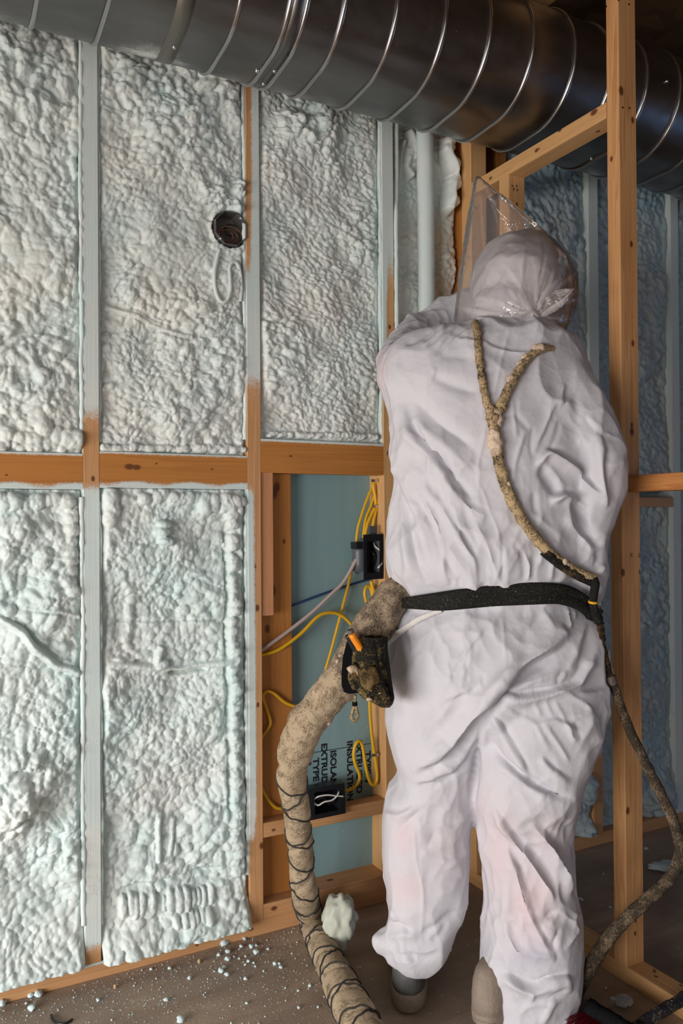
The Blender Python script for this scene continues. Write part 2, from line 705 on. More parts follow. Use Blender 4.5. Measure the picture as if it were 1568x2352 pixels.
def coat2(x, y, z):
    front = y < D + 0.004
    u = (x - 0.764) / T
    up = prof(z, [(1.30, 0.03), (1.40, 0.22), (1.46, 0.6), (1.60, 0.85), (1.80, 0.75), (1.95, 0.62), (2.3, 0.6)])
    grad = -0.62 * (1 - sst(u, 0.12, 0.75)) * sst(z, 1.60, 1.75) + 0.1
    low = prof(z, [(0.03, 0.0), (0.2, 0.04), (0.32, 0.45), (0.6, 0.5), (1.12, 0.35), (1.18, 0.0)]) * 2.0 * (1 - sst(u, 0.25, 0.75))
    c = np.where(z > 1.25, up + grad, low)
    return np.where(front, c, np.where(x < 0.767, prof(z, [(0.12, 0.2), (0.25, 0.97), (1.14, 0.97), (1.18, 0.1), (1.24, 0.1), (1.3, 0.97)]), 0.25 * (z > 1.25)))


def coat3(x, y, z):
    front = y < D + 0.004
    u = (x - 1.17) / T
    c = prof(z, [(1.28, 0.05), (1.5, 0.02), (1.66, 0.08), (1.80, 0.55), (1.95, 0.8), (2.3, 0.9)]) + np.where(u < 0.3, 0.55 * sst(z, 1.35, 1.5), 0)
    return np.where(front, np.where(z > 1.27, c, 0), np.where((x < 1.173) & (z > 1.27), 0.97, 0))


def kn(lst, lo):
    return lst


S1 = beam('wall_stud', 2, (0.357, D, 0.038), (0.395, D + 0.089, 2.58), make_wood('stud_wood_a', 2, **PNK, knots=[(0.004, -0.045, 1.125, 0.006), (0.002, -0.045, 1.03, 0.004)]), coat1)
tag(S1, 'foam-dusted stud between the two leftmost foam bays', 'stud')
S2 = beam('wall_stud', 2, (0.764, D, 0.038), (0.802, D + 0.089, 2.58),
          make_wood('stud_wood_b', 2, **PNK, knots=[(0.0, -0.045, 0.905, 0.006), (0.006, -0.045, 0.80, 0.008), (0.006, -0.045, 0.552, 0.006), (0.003, -0.045, 1.62, 0.006), (0.014, -0.045, 0.19, 0.008), (0.0, -0.045, 0.86, 0.003)]), coat2)
tag(S2, 'half-bare stud beside the octagonal ceiling box, left of the open blue bay', 'stud')
S3 = beam('wall_stud', 2, (1.17, D, 0.038), (1.208, D + 0.089, 2.58),
          make_wood('stud_wood_c', 2, **FIR, knots=[(0.004, -0.045, 1.565, 0.006), (-0.01, -0.045, 1.44, 0.004), (-0.004, -0.045, 1.21, 0.006)]), coat3)
tag(S3, 'stud right of the open blue bay, carrying the yellow cable bundle', 'stud')


def coat4(x, y, z):
    return np.where(x < 1.458, 0.55 * sst(y, D + 0.03, D + 0.07), 0)


S4 = beam('wall_stud', 2, (1.455, D, 0.038), (1.493, D + 0.089, 2.58), M_WZO, coat4)
tag(S4, 'bare orange stud in the corner where the partition meets the foam wall', 'stud')
S5 = beam('wall_stud', 2, (1.576, D, 0.038), (1.614, D + 0.089, 2.58), M_WZO)
tag(S5, 'shaded stud just behind the corner, seen through the clear bag', 'stud')


def coat5(x, y, z):
    return prof(z, [(0.05, 0.0), (0.26, 0.03), (0.33, 0.9), (3, 0.98)])


S6 = beam('wall_stud', 2, (1.952, D, 0.038), (1.995, D + 0.089, 2.58), M_WZ, coat5)
tag(S6, 'foam-coated stud behind the partition post, bare at its foot', 'stud')
S7 = beam('wall_stud', 2, (2.338, D, 0.038), (2.378, D + 0.089, 2.58), M_WZ, lambda x, y, z: 0.6 + 0.4 * (z > 1.3))
tag(S7, 'foam-coated stud at the right edge of the picture', 'stud')


def foam_edge(x, y, z0, z1, r, parent, seed):
    zz = np.arange(z0, z1, 0.03)
    P = [(x + (vnoise2(np.array([z * 14.0]), np.array([seed * 1.0]), 88)[0] - 0.5) * 0.004, y, z) for z in zz]
    V, F, cap, fr = tube_geo(P, r, 10, 0.006, lambda S, TH, B: (vnoise3(B.reshape(-1, 3), 70, seed).reshape(S.shape) - 0.5) * 0.0042)
    mesh_obj('foam_edge', V, [tuple(f) for f in F] + [tuple(c) for c in cap], M_FOAM_LOW, parent)


foam_edge(0.3555, D + 0.004, 0.13, 1.13, 0.0058, S1, 1)
foam_edge(0.3560, D + 0.004, 1.24, 2.30, 0.0055, S1, 2)
foam_edge(0.3965, D + 0.008, 0.12, 1.12, 0.0045, S1, 3)
foam_edge(0.3965, D + 0.010, 1.25, 2.30, 0.0045, S1, 4)
foam_edge(0.7630, D + 0.008, 0.16, 1.14, 0.0060, S2, 5)
foam_edge(0.7625, D + 0.008, 1.27, 2.30, 0.0055, S2, 6)
foam_edge(1.1690, D + 0.008, 1.30, 2.30, 0.0055, S3, 7)

# ---- blocking between studs
def coat_block(zb, zt, lo, hi):
    return lambda x, y, z: hi * sst(z, zt - 0.016, zt + 0.004) + lo * (1 - sst(z, zb - 0.004, zb + 0.03)) * (0.6 + 0.5 * np.sin(x * 23) ** 2)


B1 = beam('blocking', 0, (-0.012, D, 1.138), (0.357, D + 0.038, 1.221), make_wood('block_wood_a', 0, **ORG, knots=[(0.02, -0.019, 0.03, 0.003)]), coat_block(1.138, 1.221, 0.9, 0.75))
tag(B1, 'orange wood block between studs, foam-dusted, at the left picture edge', 'blocking')
B2 = beam('blocking', 0, (0.395, D, 1.142), (0.764, D + 0.038, 1.228), make_wood('block_wood_b', 0, **ORG, knots=[(-0.115, -0.019, 0.051, 0.010), (-0.098, -0.019, 0.050, 0.009), (-0.05, -0.019, 0.06, 0.003), (0.09, -0.019, 0.05, 0.003), (-0.07, -0.019, 0.012, 0.004)]), coat_block(1.142, 1.228, 1.05, 0.7))
tag(B2, 'orange wood block with a dark knot, in the bay under the octagonal box', 'blocking')
B3 = beam('blocking', 0, (0.802, D, 1.186), (1.17, D + 0.038, 1.274), make_wood('block_wood_c', 0, **ORG, knots=[(-0.1, -0.019, 0.045, 0.004)]), coat_block(1.186, 1.274, 0.0, 0.95))
tag(B3, 'clean orange wood block heading the open blue bay', 'blocking')
for (x0, x1, nm) in ((1.614, 1.952, 'dim wood block on the wall behind the worker, hidden by the right arm'), (1.995, 2.338, 'dim wood block on the far wall, right of the partition post')):
    b = beam('blocking', 0, (x0, D - 0.002, 1.098), (x1, D + 0.03, 1.131), M_WX, lambda x, y, z: 0.25 + 0 * x)
    tag(b, nm, 'blocking')

# ---- plates on the floor
P1 = beam('floor_plate', 0, (-0.6, D, 0.0), (0.690, D + 0.089, 0.038), make_wood('plate_a', 0, **PNK, knots=[(0.12, -0.045, 0.02, 0.005), (0.58, -0.045, 0.018, 0.004)]),
          lambda x, y, z: np.where(z > 0.03, 0.8, 0) * (x < 0.68))
tag(P1, 'long floor plate under the foam bays, left of the butt joint', 'plate')
P2 = beam('floor_plate', 0, (0.692, D, 0.0), (1.442, D + 0.089, 0.038), make_wood('plate_b', 0, **PNK, knots=[(-0.3, -0.045, 0.022, 0.006)]))
tag(P2, 'floor plate right of the butt joint, passing behind the wrapped hose', 'plate')
P3 = beam('floor_plate', 0, (0.802, D, 0.038), (1.17, D + 0.089, 0.076), make_wood('plate_c', 0, **PNK, knots=[(-0.155, -0.045, 0.022, 0.008), (0.03, 0.0, 0.038, 0.009)]))
tag(P3, 'second plate layer on the floor of the open blue bay', 'plate')
P4 = beam('floor_plate', 0, (1.50, D, 0.0), (3.6, D + 0.089, 0.038), M_WX)
tag(P4, 'dim floor plate of the far wall, right of the worker', 'plate')

# ---- open bay: jack stud, flat stud, shelf, foam boards
J = beam('jack_stud', 2, (0.8025, D + 0.006, 0.816), (0.838, D + 0.038, 1.186), make_wood('jack_wood', 2, light=(0.62, 0.30, 0.15), dark=(0.46, 0.2, 0.09), knots=[(0.016, -0.022, 0.23, 0.003), (-0.004, -0.022, 0.12, 0.003)]))
tag(J, 'short reddish jack stud ending halfway down the open bay', 'stud')
FL = beam('flat_stud', 2, (0.8025, BK - 0.048, 0.0765), (0.905, BK - 0.012, 1.1855), make_wood('flat_wood', 2, **ORG, knots=[(0.0, -0.018, 1.06, 0.016), (0.01, -0.018, 1.075, 0.012), (-0.005, -0.018, 0.80, 0.014), (-0.02, -0.018, 0.70, 0.010), (0.03, -0.018, 0.93, 0.006)]))
tag(FL, 'wide orange stud set flat against the blue board in the open bay', 'stud')
SH = beam('shelf_board', 0, (0.803, D, 0.246), (1.169, D + 0.089 - 0.048, 0.284), make_wood('shelf_wood', 0, **PNK, knots=[(-0.155, -0.02, 0.016, 0.005)]))
tag(SH, 'short wood shelf under the lower switch box in the open bay', 'shelf')


def make_xps():
    k = NB('blue_foam_board')
    f = k.noise(k.mapping(k.obj, (30, 30, 2)), 1.0, 3)
    c = k.mix(f, (0.20, 0.335, 0.36), (0.28, 0.42, 0.45))
    sp = k.math('MULTIPLY', k.math('SUBTRACT', k.noise(k.obj, 140, 2), 0.70), 8, clamp=True)
    c = k.mix(sp, c, (0.6, 0.68, 0.66))
    return k.done(c, 0.5, 0, k.bump(k.noise(k.obj, 90, 3), 0.1, 0.003), 0.4)


M_XPS = make_xps()
zs = zpx(1710, 820, BK)
for (z0, z1, lab) in ((zs + 0.001, 1.25, 'upper blue foam board at the back of the open bay'), (0.06, zs - 0.001, 'lower blue foam board with black lettering behind the wrapped hose')):
    V, F = box_geo(0.803, 1.208, BK - 0.011, BK + 0.010, z0, z1, 0.001)
    bo = mesh_obj('foam_board', V, F, M_XPS, smooth=False, loc=(1.0, BK, z0))
    tag(bo, lab, 'insulation board')
M_INK = simple_mat('black_ink', (0.008, 0.009, 0.012), 0.7)


def font_mesh(cu):
    t = bpy.data.objects.new('tmp_text', cu)
    COL.objects.link(t)
    me = bpy.data.meshes.new_from_object(t.evaluated_get(bpy.context.evaluated_depsgraph_get()))
    bpy.data.objects.remove(t)
    o = bpy.data.objects.new('lettering', me)
    COL.objects.link(o)
    return o


def lettering(body, px, py, size_px, parent, Y, rot90=True):
    """flat printed line running downwards, its start at picture point px, py on plane Y"""
    cu = bpy.data.curves.new('lettering', 'FONT')
    cu.body = body
    P = on_y(px, py, Y)
    d = (P - CAMP) @ FWD
    cu.size = size_px * d / F_PX * 1.38
    cu.offset = 0.0009
    cu.extrude = 0.00015
    cu.materials.append(M_INK)
    o = font_mesh(cu)
    mw = Matrix(((0, 1, 0, P[0]), (0, 0, -1, P[1]), (-1.16, 0, 0, P[2]), (0, 0, 0, 1)))
    o.parent = parent
    o.matrix_parent_inverse = Matrix.Translation(parent.location).inverted()
    o.matrix_basis = mw
    return o


YB = BK - 0.0114
for txt, px, py in (('ISOLANT', 759, 1724), ('EXTRUD\u00c9', 738, 1708), ('TYPE 4', 719, 1742),
                    ('INSULATION', 797, 1702), ('EXTRUDED', 818, 1700), ('TYPE 4', 838, 1726)):
    lettering(txt, px, py, 15, bo, YB)

# ---- partition: post, header, studs, plates
M_POST = make_wood('post_wood', 2, light=(0.74, 0.42, 0.185), dark=(0.45, 0.195, 0.07), grain=1.5,
                   knots=[(-0.02, -0.018, 2.01, 0.010), (0.016, -0.018, 1.95, 0.007), (-0.02, 0.0, 2.055, 0.006), (0.008, -0.018, 1.66, 0.007), (0.010, -0.018, 1.43, 0.007), (0.004, -0.018, 1.24, 0.006), (0.004, -0.018, 1.225, 0.009),
                          (-0.028, -0.018, 0.90, 0.008), (0.027, -0.018, 0.90, 0.006), (-0.02, -0.018, 0.355, 0.008), (0.002, -0.018, 0.098, 0.004), (0.0, -0.018, 0.07, 0.005), (-0.028, 0.005, 1.86, 0.006)])
PO = beam('partition_post', 2, (XB, 1.338, 0.038), (XB + WB, 1.3755, 2.42), M_POST)
tag(PO, 'tall pale partition post standing right of the worker', 'post')
HD = beam('header_beam', 1, (XB, 1.376, 2.0005), (XB + WB, 1.893, 2.0385), make_wood('header_wood', 1, **FIR, knots=[(-0.028, -0.02, 0.02, 0.007), (-0.028, -0.105, 0.036, 0.006), (-0.028, 0.17, 0.018, 0.006), (-0.028, -0.03, 0.02, 0.003), (-0.028, -0.22, 0.03, 0.010), (0.005, -0.2, 0.0, 0.006)]))
tag(HD, 'pale flat header running from the post back to the foam wall', 'beam')
ES = beam('partition_stud', 2, (XB, 1.894, 0.038), (XB + WB, 1.940, 2.42), make_wood('end_stud_wood', 2, **FIR, knots=[(-0.01, -0.023, 1.93, 0.004)]))
tag(ES, 'partition end stud fixed to the foam wall, left of the bag peak', 'stud')
CR = beam('partition_stud', 2, (XB, 1.727, 0.038), (XB + WB, 1.768, 2.0), make_wood('cripple_wood', 2, **FIR, knots=[(-0.01, -0.02, 1.925, 0.004), (0.002, -0.02, 1.925, 0.004), (0.0, -0.02, 1.885, 0.005)]))
tag(CR, 'partition stud under the header, behind the clear bag', 'stud')
TP = beam('top_plate', 1, (XB - 0.004, 1.30, 2.42), (XB + WB, 1.94, 2.458), make_wood('top_plate_wood', 1, **FIR))
tag(TP, 'top plate above the duct, at the top of the picture', 'plate')
TB = beam('ceiling_block', 1, (XB - 0.045, 1.385, 2.385), (XB - 0.005, 1.48, 2.50), make_wood('top_block_wood', 1, **FIR))
tag(TB, 'short wood block nailed beside the top of the partition post', 'blocking')
BL = beam('blocking', 1, (XB, 0.70, 1.123), (XB + WB, 1.3375, 1.160), make_wood('side_block_wood', 1, light=(0.60, 0.27, 0.085), dark=(0.36, 0.13, 0.035), grain=1.8))
tag(BL, 'orange block at elbow height, from the post to the picture edge', 'blocking')
NP = beam('partition_post', 2, (XB, 0.66, 0.038), (XB + WB, 0.699, 2.42), M_WZ)
tag(NP, 'next partition post, beyond the right picture edge', 'post')
PB = beam('floor_plate', 1, (XB, 0.4, 0.0), (XB + WB, 1.940, 0.038), make_wood('plate_d', 1, **FIR, knots=[(0.0, 0.11, 0.038, 0.005), (0.012, 0.125, 0.038, 0.004), (0.02, 0.06, 0.038, 0.004), (0.005, 0.03, 0.038, 0.005), (0.018, 0.13, 0.038, 0.004)]))
tag(PB, 'partition floor plate at the foot of the tall post', 'plate')

# nail heads: pairs driven into the post and cripple stud
M_NAIL = simple_mat('nail_hole', (0.02, 0.012, 0.008), 0.6)


def nails(pts, parent, nrm, r=0.0028):
    for P in pts:
        bm = bmesh.new()
        bmesh.ops.create_cone(bm, cap_ends=True, segments=10, radius1=r, radius2=r * 0.9, depth=0.001)
        q = Vector(nrm).to_track_quat('Z', 'Y').to_matrix().to_4x4()
        bmesh.ops.transform(bm, matrix=Matrix.Translation(Vector(P)) @ q, verts=bm.verts)
        bm.verts.index_update()
        V = [v.co[:] for v in bm.verts]; F = [tuple(v.index for v in f.verts) for f in bm.faces]
        bm.free()
        mesh_obj('nail', V, F, M_NAIL, parent, smooth=False)


nails([on_y(a, b, 1.338) for a, b in ((1429.5, 247), (1445, 248), (1444, 10), (1420, 0))], PO, (0, -1, 0))
nails([on_x(a, b, XB) for a, b in ((1392, 15),)], PO, (-1, 0, 0))
nails([on_y(a, b, 1.727) for a, b in ((1176, 427), (1186, 427))], CR, (0, -1, 0), 0.0026)
# lumber stamps on the post
M_STAMP = simple_mat('stamp_ink', (0.06, 0.03, 0.025), 0.7)


def stamp(body, px, py, size, parent, Y, roll=False):
    cu = bpy.data.curves.new('lettering', 'FONT')
    cu.body = body
    P = on_y(px, py, Y)
    cu.size = size
    cu.extrude = 0.0001
    cu.align_x = 'CENTER'; cu.align_y = 'CENTER'
    cu.materials.append(M_STAMP)
    o = font_mesh(cu)
    o.parent = parent
    o.matrix_parent_inverse = Matrix.Translation(parent.location).inverted()
    o.matrix_basis = Matrix(((1, 0, 0, P[0]), (0, 0, -1, P[1]), (0, 1, 0, P[2]), (0, 0, 0, 1))) if not roll else Matrix(((0, 1, 0, P[0]), (0, 0, -1, P[1]), (-1, 0, 0, P[2]), (0, 0, 0, 1)))
    return o


stamp('SK', 1449, 1275, 0.010, PO, 1.3377, True)
stamp('TS', 1466, 1275, 0.010, PO, 1.3377, True)

# ================================================================== spray-foam panels
def px_xz(lst, Y):
    return np.array([on_y(a, b, Y)[[0, 2]] for a, b in lst])


def seg_dist(X, Z, poly):
    """distance to polyline and parameter (0..1) along it"""
    best = np.full(X.shape, 9.0); tt = np.zeros(X.shape)
    L = np.concatenate([[0], np.cumsum(np.linalg.norm(np.diff(poly, axis=0), axis=1))])
    for i in range(len(poly) - 1):
        a, b = poly[i], poly[i + 1]
        ab = b - a; l2 = ab @ ab + 1e-12
        t = np.clip(((X - a[0]) * ab[0] + (Z - a[1]) * ab[1]) / l2, 0, 1)
        d = np.hypot(X - a[0] - t * ab[0], Z - a[1] - t * ab[1])
        m = d < best
        best = np.where(m, d, best)
        tt = np.where(m, (L[i] + t * np.sqrt(l2)) / L[-1], tt)
    return best, tt


def foam_panel(name, x0, x1, z0, z1, res, seed, label, feats=(), rec=0.020, edge=0.026, pop=0.5, mat=None, aniso=(1, 1, 0.0), amp=1.0, edges=(1, 1, 0, 1)):
    nx = int((x1 - x0) / res) + 1
    nz = int((z1 - z0) / res) + 1
    xs = np.linspace(x0, x1, nx); zs_ = np.linspace(z0, z1, nz)
    X, Z = np.meshgrid(xs, zs_)
    rng = np.random.default_rng(seed)
    wx = (vnoise2(X * 22, Z * 22, seed + 90) - 0.5) * 0.018 + (vnoise2(X * 60, Z * 60, seed + 92) - 0.5) * 0.003
    wz = (vnoise2(X * 22 + 9, Z * 22, seed + 91) - 0.5) * 0.018 + (vnoise2(X * 60, Z * 60 + 5, seed + 93) - 0.5) * 0.003
    ca, sa = math.cos(aniso[2]), math.sin(aniso[2])
    U = ((X + wx) * ca + (Z + wz) * sa) * aniso[0]
    W = (-(X + wx) * sa + (Z + wz) * ca) * aniso[1]
    low = (vnoise2(X * 7, Z * 6, seed) - 0.5) * 0.026 + (vnoise2(X * 17, Z * 15, seed + 1) - 0.5) * 0.014
    big = blobs2(U, W, 0.024, seed + 10)
    med = blobs2(U + 0.3, W + 0.1, 0.0135, seed + 20)
    sml = blobs2(U * 1.1, W * 1.1, 0.0075, seed + 30)
    fine = vnoise2(X * 330, Z * 330, seed + 40)
    m = np.clip((vnoise2(X * 8 + 3, Z * 7, seed + 50) - 0.5) * 3.2 + pop, 0, 1)
    m2 = np.clip((vnoise2(X * 9 + 13, Z * 9, seed + 51) - 0.5) * 2.6 + 0.5, 0, 1)
    H = low + amp * (0.95 * big * m + med * (0.52 + 0.40 * (1 - m)) + 0.50 * sml * (0.45 + 0.7 * m2)) + 0.0009 * fine
    # recessed, smoother margins next to the lumber
    el, er, et, eb = edges
    q = np.zeros_like(X)
    wob = 0.010 * vnoise2(Z * 30, Z * 3, seed + 60)
    if el: q = np.maximum(q, 1 - sst(X - x0 - wob, -0.004, 0.010))
    if er: q = np.maximum(q, 1 - sst(x1 - X - wob, -0.004, 0.011))
    if et: q = np.maximum(q, 1 - sst(z1 - Z, 0.0, 0.03))
    if eb: q = np.maximum(q, (1 - sst(Z - z0, 0.0, 0.03)) * 0.6)
    H = H * (1 - 0.55 * q) - q * (edge - rec)
    cl = D + rec
    for f in feats:
        kind = f[0]
        if kind in ('ridge', 'groove'):
            _, pl, w, a = f
            poly = px_xz(pl, cl)
            d, t = seg_dist(X + 0.45 * wx, Z + 0.45 * wz, poly)
            e = np.clip(np.sin(np.clip(t, 0, 1) * np.pi) * 6, 0, 1)
            if kind == 'ridge':
                tgt = low + 0.006 + a * np.sqrt(np.clip(1 - (d / w) ** 2, 0, 1)) * (0.8 + 0.4 * vnoise2(X * 45, Z * 45, seed + 77)) + 0.0018 * fine + 0.35 * sml
                mk = np.exp(-(d / (1.15 * w)) ** 4) * e
                H = H * (1 - mk) + tgt * mk
            else:
                H = H - a * np.exp(-(d / w) ** 2) * e
        elif kind == 'bead':
            _, pl, r, a, stretch = f
            poly = px_xz(pl, cl)
            seg = np.linalg.norm(np.diff(poly, axis=0), axis=1); L = np.concatenate([[0], np.cumsum(seg)])
            s = 0.0
            while s < L[-1]:
                i = min(np.searchsorted(L, s, 'right') - 1, len(seg) - 1)
                c = poly[i] + (poly[i + 1] - poly[i]) * (s - L[i]) / seg[i]
                rr = r * rng.uniform(0.75, 1.25)
                c = c + rng.normal(0, r * 0.22, 2)
                sx, sz = stretch
                i0, i1 = np.searchsorted(xs, [c[0] - rr * sx, c[0] + rr * sx]); j0, j1 = np.searchsorted(zs_, [c[1] - rr * sz, c[1] + rr * sz])
                if i1 > i0 and j1 > j0:
                    xx = (X + 0.5 * wx)[j0:j1, i0:i1]; zz = (Z + 0.5 * wz)[j0:j1, i0:i1]
                    qv = 1 - ((xx - c[0]) / (rr * sx)) ** 2 - ((zz - c[1]) / (rr * sz)) ** 2
                    hb = low[j0:j1, i0:i1] * 0.5 + a + rr * np.sqrt(np.clip(qv, 0, 1)) * 0.85 + 0.4 * sml[j0:j1, i0:i1] + 0.25 * med[j0:j1, i0:i1]
                    H[j0:j1, i0:i1] = np.where(qv > 0, np.maximum(H[j0:j1, i0:i1], hb), H[j0:j1, i0:i1])
                s += rr * rng.uniform(0.8, 1.5) * (min(stretch) if len(poly) < 1 else 1)
        elif kind == 'lump':
            _, c_, rpx, a, cell = f
            c = px_xz([c_], cl)[0]
            rr = rpx / 950.0
            g = np.exp(-(((X - c[0]) / rr) ** 2 + ((Z - c[1]) / rr) ** 2) ** 1.5)
            H = H + g * (a * 0.55 + (blobs2(X + wx * 1.3, Z + wz * 1.3, cell, seed + 70 + int(a * 1e4)) / cell - 0.25) * a)
        elif kind == 'flat':
            _, c_, rx, rz, k_ = f
            c = px_xz([c_], cl)[0]
            g = np.exp(-(((X - c[0]) / (rx / 950)) ** 2 + ((Z - c[1]) / (rz / 950)) ** 2) ** 2)
            H = H * (1 - g * (1 - k_)) + g * (1 - k_) * (low + 0.008)
        elif kind == 'flange':
            _, zt, a = f
            H = H + a * (1 - sst(Z, z0, zt))
    Y = D + rec - H
    Y = np.clip(Y, D - 0.09, BK - 0.004)
    for f in feats:
        if f[0] == 'hole':
            c = px_xz([f[1]], D)[0]
            r = np.hypot(X - c[0], Z - c[1])
            Y = np.where(r < f[2], BK - 0.012, np.where(r < f[2] + 0.006, np.minimum(Y, D + 0.012), Y))
    for b_ in (Y[0], Y[-1], Y[:, 0], Y[:, -1]):
        b_ += 0.006
    V = np.stack([X, Y, Z], -1).reshape(-1, 3)
    F = grid_faces(nx, nz)
    o = mesh_obj(name, V, F, mat or M_FOAM, loc=((x0 + x1) / 2, D, z0))
    tag(o, label, 'insulation foam')
    return o


G1 = foam_panel('foam_insulation', -0.0115, 0.3565, 1.2215, 2.45, 0.0024, 11, 'upper bay of lumpy pale foam at the left picture edge', [
    ('ridge', [(-10, 812), (60, 770), (120, 738), (185, 708)], 0.008, 0.008),
    ('groove', [(-5, 795), (60, 755), (120, 722), (180, 697)], 0.004, 0.006),
    ('bead', [(-5, 1005), (60, 1010), (120, 1012), (180, 1010)], 0.015, 0.004, (1, 1)),
    ('bead', [(0, 1028), (90, 1028), (178, 1022)], 0.013, 0.006, (1, 1)),
    ('bead', [(100, 985), (140, 1000), (180, 1005)], 0.02, 0.004, (1, 1)),
    ('bead', [(168, 235), (172, 330), (166, 400)], 0.011, 0.006, (0.9, 1.6)),
    ('lump', (60, 200), 90, 0.02, 0.03), ('lump', (60, 860), 80, 0.014, 0.02), ('flat', (70, 600), 70, 120, 0.55),
], pop=0.55, amp=0.86)
G2 = foam_panel('foam_insulation', -0.0115, 0.3565, 0.0385, 1.1375, 0.0024, 12, 'lower bay of lumpy pale foam at the left picture edge', [
    ('bead', [(0, 1150), (90, 1152), (180, 1152)], 0.017, 0.010, (1, 1.1)),
    ('bead', [(165, 1180), (158, 1260), (165, 1380)], 0.016, 0.008, (1.1, 0.9)),
    ('ridge', [(-10, 1418), (40, 1450), (90, 1498), (130, 1532), (188, 1546)], 0.010, 0.020),
    ('groove', [(30, 1425), (90, 1475), (135, 1512)], 0.006, 0.012),
    ('ridge', [(55, 1398), (120, 1404), (188, 1416)], 0.005, 0.006),
    ('lump', (40, 1800), 70, 0.034, 0.026), ('lump', (45, 1870), 45, 0.036, 0.024), ('lump', (150, 1930), 60, 0.026, 0.022), ('lump', (170, 2010), 40, 0.025, 0.028),
    ('lump', (30, 1230), 40, 0.02, 0.03), ('lump', (130, 1700), 70, 0.014, 0.02),
    ('flange', 0.16, 0.035), ('flat', (90, 2050), 90, 60, 0.7),
], pop=0.6, edges=(1, 1, 0, 0), amp=0.86, mat=M_FOAM_LOW)
G3 = foam_panel('foam_insulation', 0.3955, 0.7635, 1.2285, 2.45, 0.0024, 13, 'upper bay of pale foam around the octagonal ceiling box', [
    ('ridge', [(236, 703), (300, 724), (370, 757), (430, 775), (447, 778)], 0.007, 0.009),
    ('groove', [(236, 690), (300, 710), (370, 743), (430, 766)], 0.004, 0.007),
    ('groove', [(440, 772), (452, 775)], 0.008, 0.012),
    ('ridge', [(450, 776), (510, 768), (550, 742)], 0.005, 0.005),
    ('bead', [(245, 1032), (330, 1032), (450, 1033), (560, 1033)], 0.010, 0.010, (1.3, 0.95)),
    ('bead', [(548, 760), (545, 830), (546, 900)], 0.011, 0.008, (0.95, 1.5)),
    ('lump', (490, 450), 45, 0.022, 0.018), ('lump', (552, 440), 22, 0.03, 0.018), ('lump', (545, 480), 20, 0.03, 0.02),
    ('bead', [(492, 490), (488, 530), (498, 565), (530, 578), (560, 572)], 0.014, 0.004, (1, 1)),
    ('hole', (530, 525), 0.0465), ('flat', (380, 560), 110, 160, 0.55), ('flat', (250, 450), 26, 260, 0.6),
    ('lump', (400, 260), 90, 0.012, 0.02),
], pop=0.32, aniso=(1.0, 1.25, 0.5), amp=0.86)
G4 = foam_panel('foam_insulation', 0.3955, 0.7635, 0.0385, 1.1415, 0.0024, 14, 'lower bay of pale foam between two studs, under the knotted block', [
    ('bead', [(330, 1143), (450, 1146), (555, 1150)], 0.015, 0.012, (1, 1)), ('bead', [(470, 1160), (510, 1165), (552, 1168)], 0.016, 0.012, (1, 1.2)),
    ('bead', [(254, 1150), (254, 1190)], 0.018, 0.014, (1, 1.6)),
    ('bead', [(372, 1205), (372, 1230), (372, 1262)], 0.020, 0.018, (1.0, 0.6)),
    ('bead', [(248, 1290), (256, 1400), (250, 1500), (252, 1650)], 0.010, -0.002, (0.9, 1.3)),
    ('bead', [(270, 1310), (300, 1370), (290, 1480)], 0.012, 0.0, (1, 1.1)),
    ('bead', [(528, 1190), (530, 1350), (528, 1500), (534, 1650), (536, 1850), (534, 2000)], 0.016, 0.013, (1, 0.8)),
    ('groove', [(514, 1190), (517, 1350), (513, 1500), (520, 1700), (522, 1900)], 0.005, 0.016),
    ('ridge', [(243, 1525), (300, 1530), (370, 1533), (412, 1537), (480, 1524), (548, 1514)], 0.009, 0.012),
    ('groove', [(388, 1545), (430, 1540), (475, 1534)], 0.005, 0.03),
    ('groove', [(310, 1520), (345, 1517)], 0.004, 0.012),
    ('groove', [(255, 1427), (380, 1428), (515, 1420)], 0.003, 0.008),
    ('ridge', [(368, 1482), (360, 1505), (357, 1528)], 0.009, 0.016),
    ('bead', [(370, 1525), (380, 1527)], 0.019, 0.008, (1.1, 1)),
    ('ridge', [(364, 1872), (362, 1930), (364, 1978)], 0.008, 0.016), ('ridge', [(398, 1876), (396, 1920), (388, 1965)], 0.008, 0.013),
    ('bead', [(280, 2075), (340, 2068), (410, 2060), (480, 2052)], 0.013, 0.014, (0.75, 2.0)),
    ('bead', [(400, 2098), (440, 2095), (475, 2090)], 0.012, 0.018, (0.8, 1.4)),
    ('groove', [(275, 2040), (360, 2020), (500, 1990)], 0.006, 0.010),
    ('flange', 0.13, 0.040),
], pop=0.45, edges=(1, 1, 0, 0), amp=0.86, mat=M_FOAM_LOW)
G5 = foam_panel('foam_insulation', 0.8025, 1.1695, 1.2745, 2.45, 0.0024, 15, 'foam bay above the open blue bay, lumpy at its top', [
    ('bead', [(610, 235), (612, 300), (608, 360)], 0.011, -0.002, (0.9, 1.7)), ('bead', [(610, 410), (610, 500)], 0.011, -0.002, (0.9, 1.6)),
    ('lump', (720, 310), 62, 0.035, 0.024), ('lump', (660, 290), 40, 0.03, 0.024), ('lump', (760, 390), 45, 0.02, 0.022), ('lump', (740, 250), 60, 0.025, 0.024),
    ('bead', [(615, 1002), (700, 1000), (800, 1000), (865, 1005)], 0.008, 0.010, (1, 0.9)),
], pop=0.12, aniso=(1.0, 1.5, -0.4), amp=0.9)
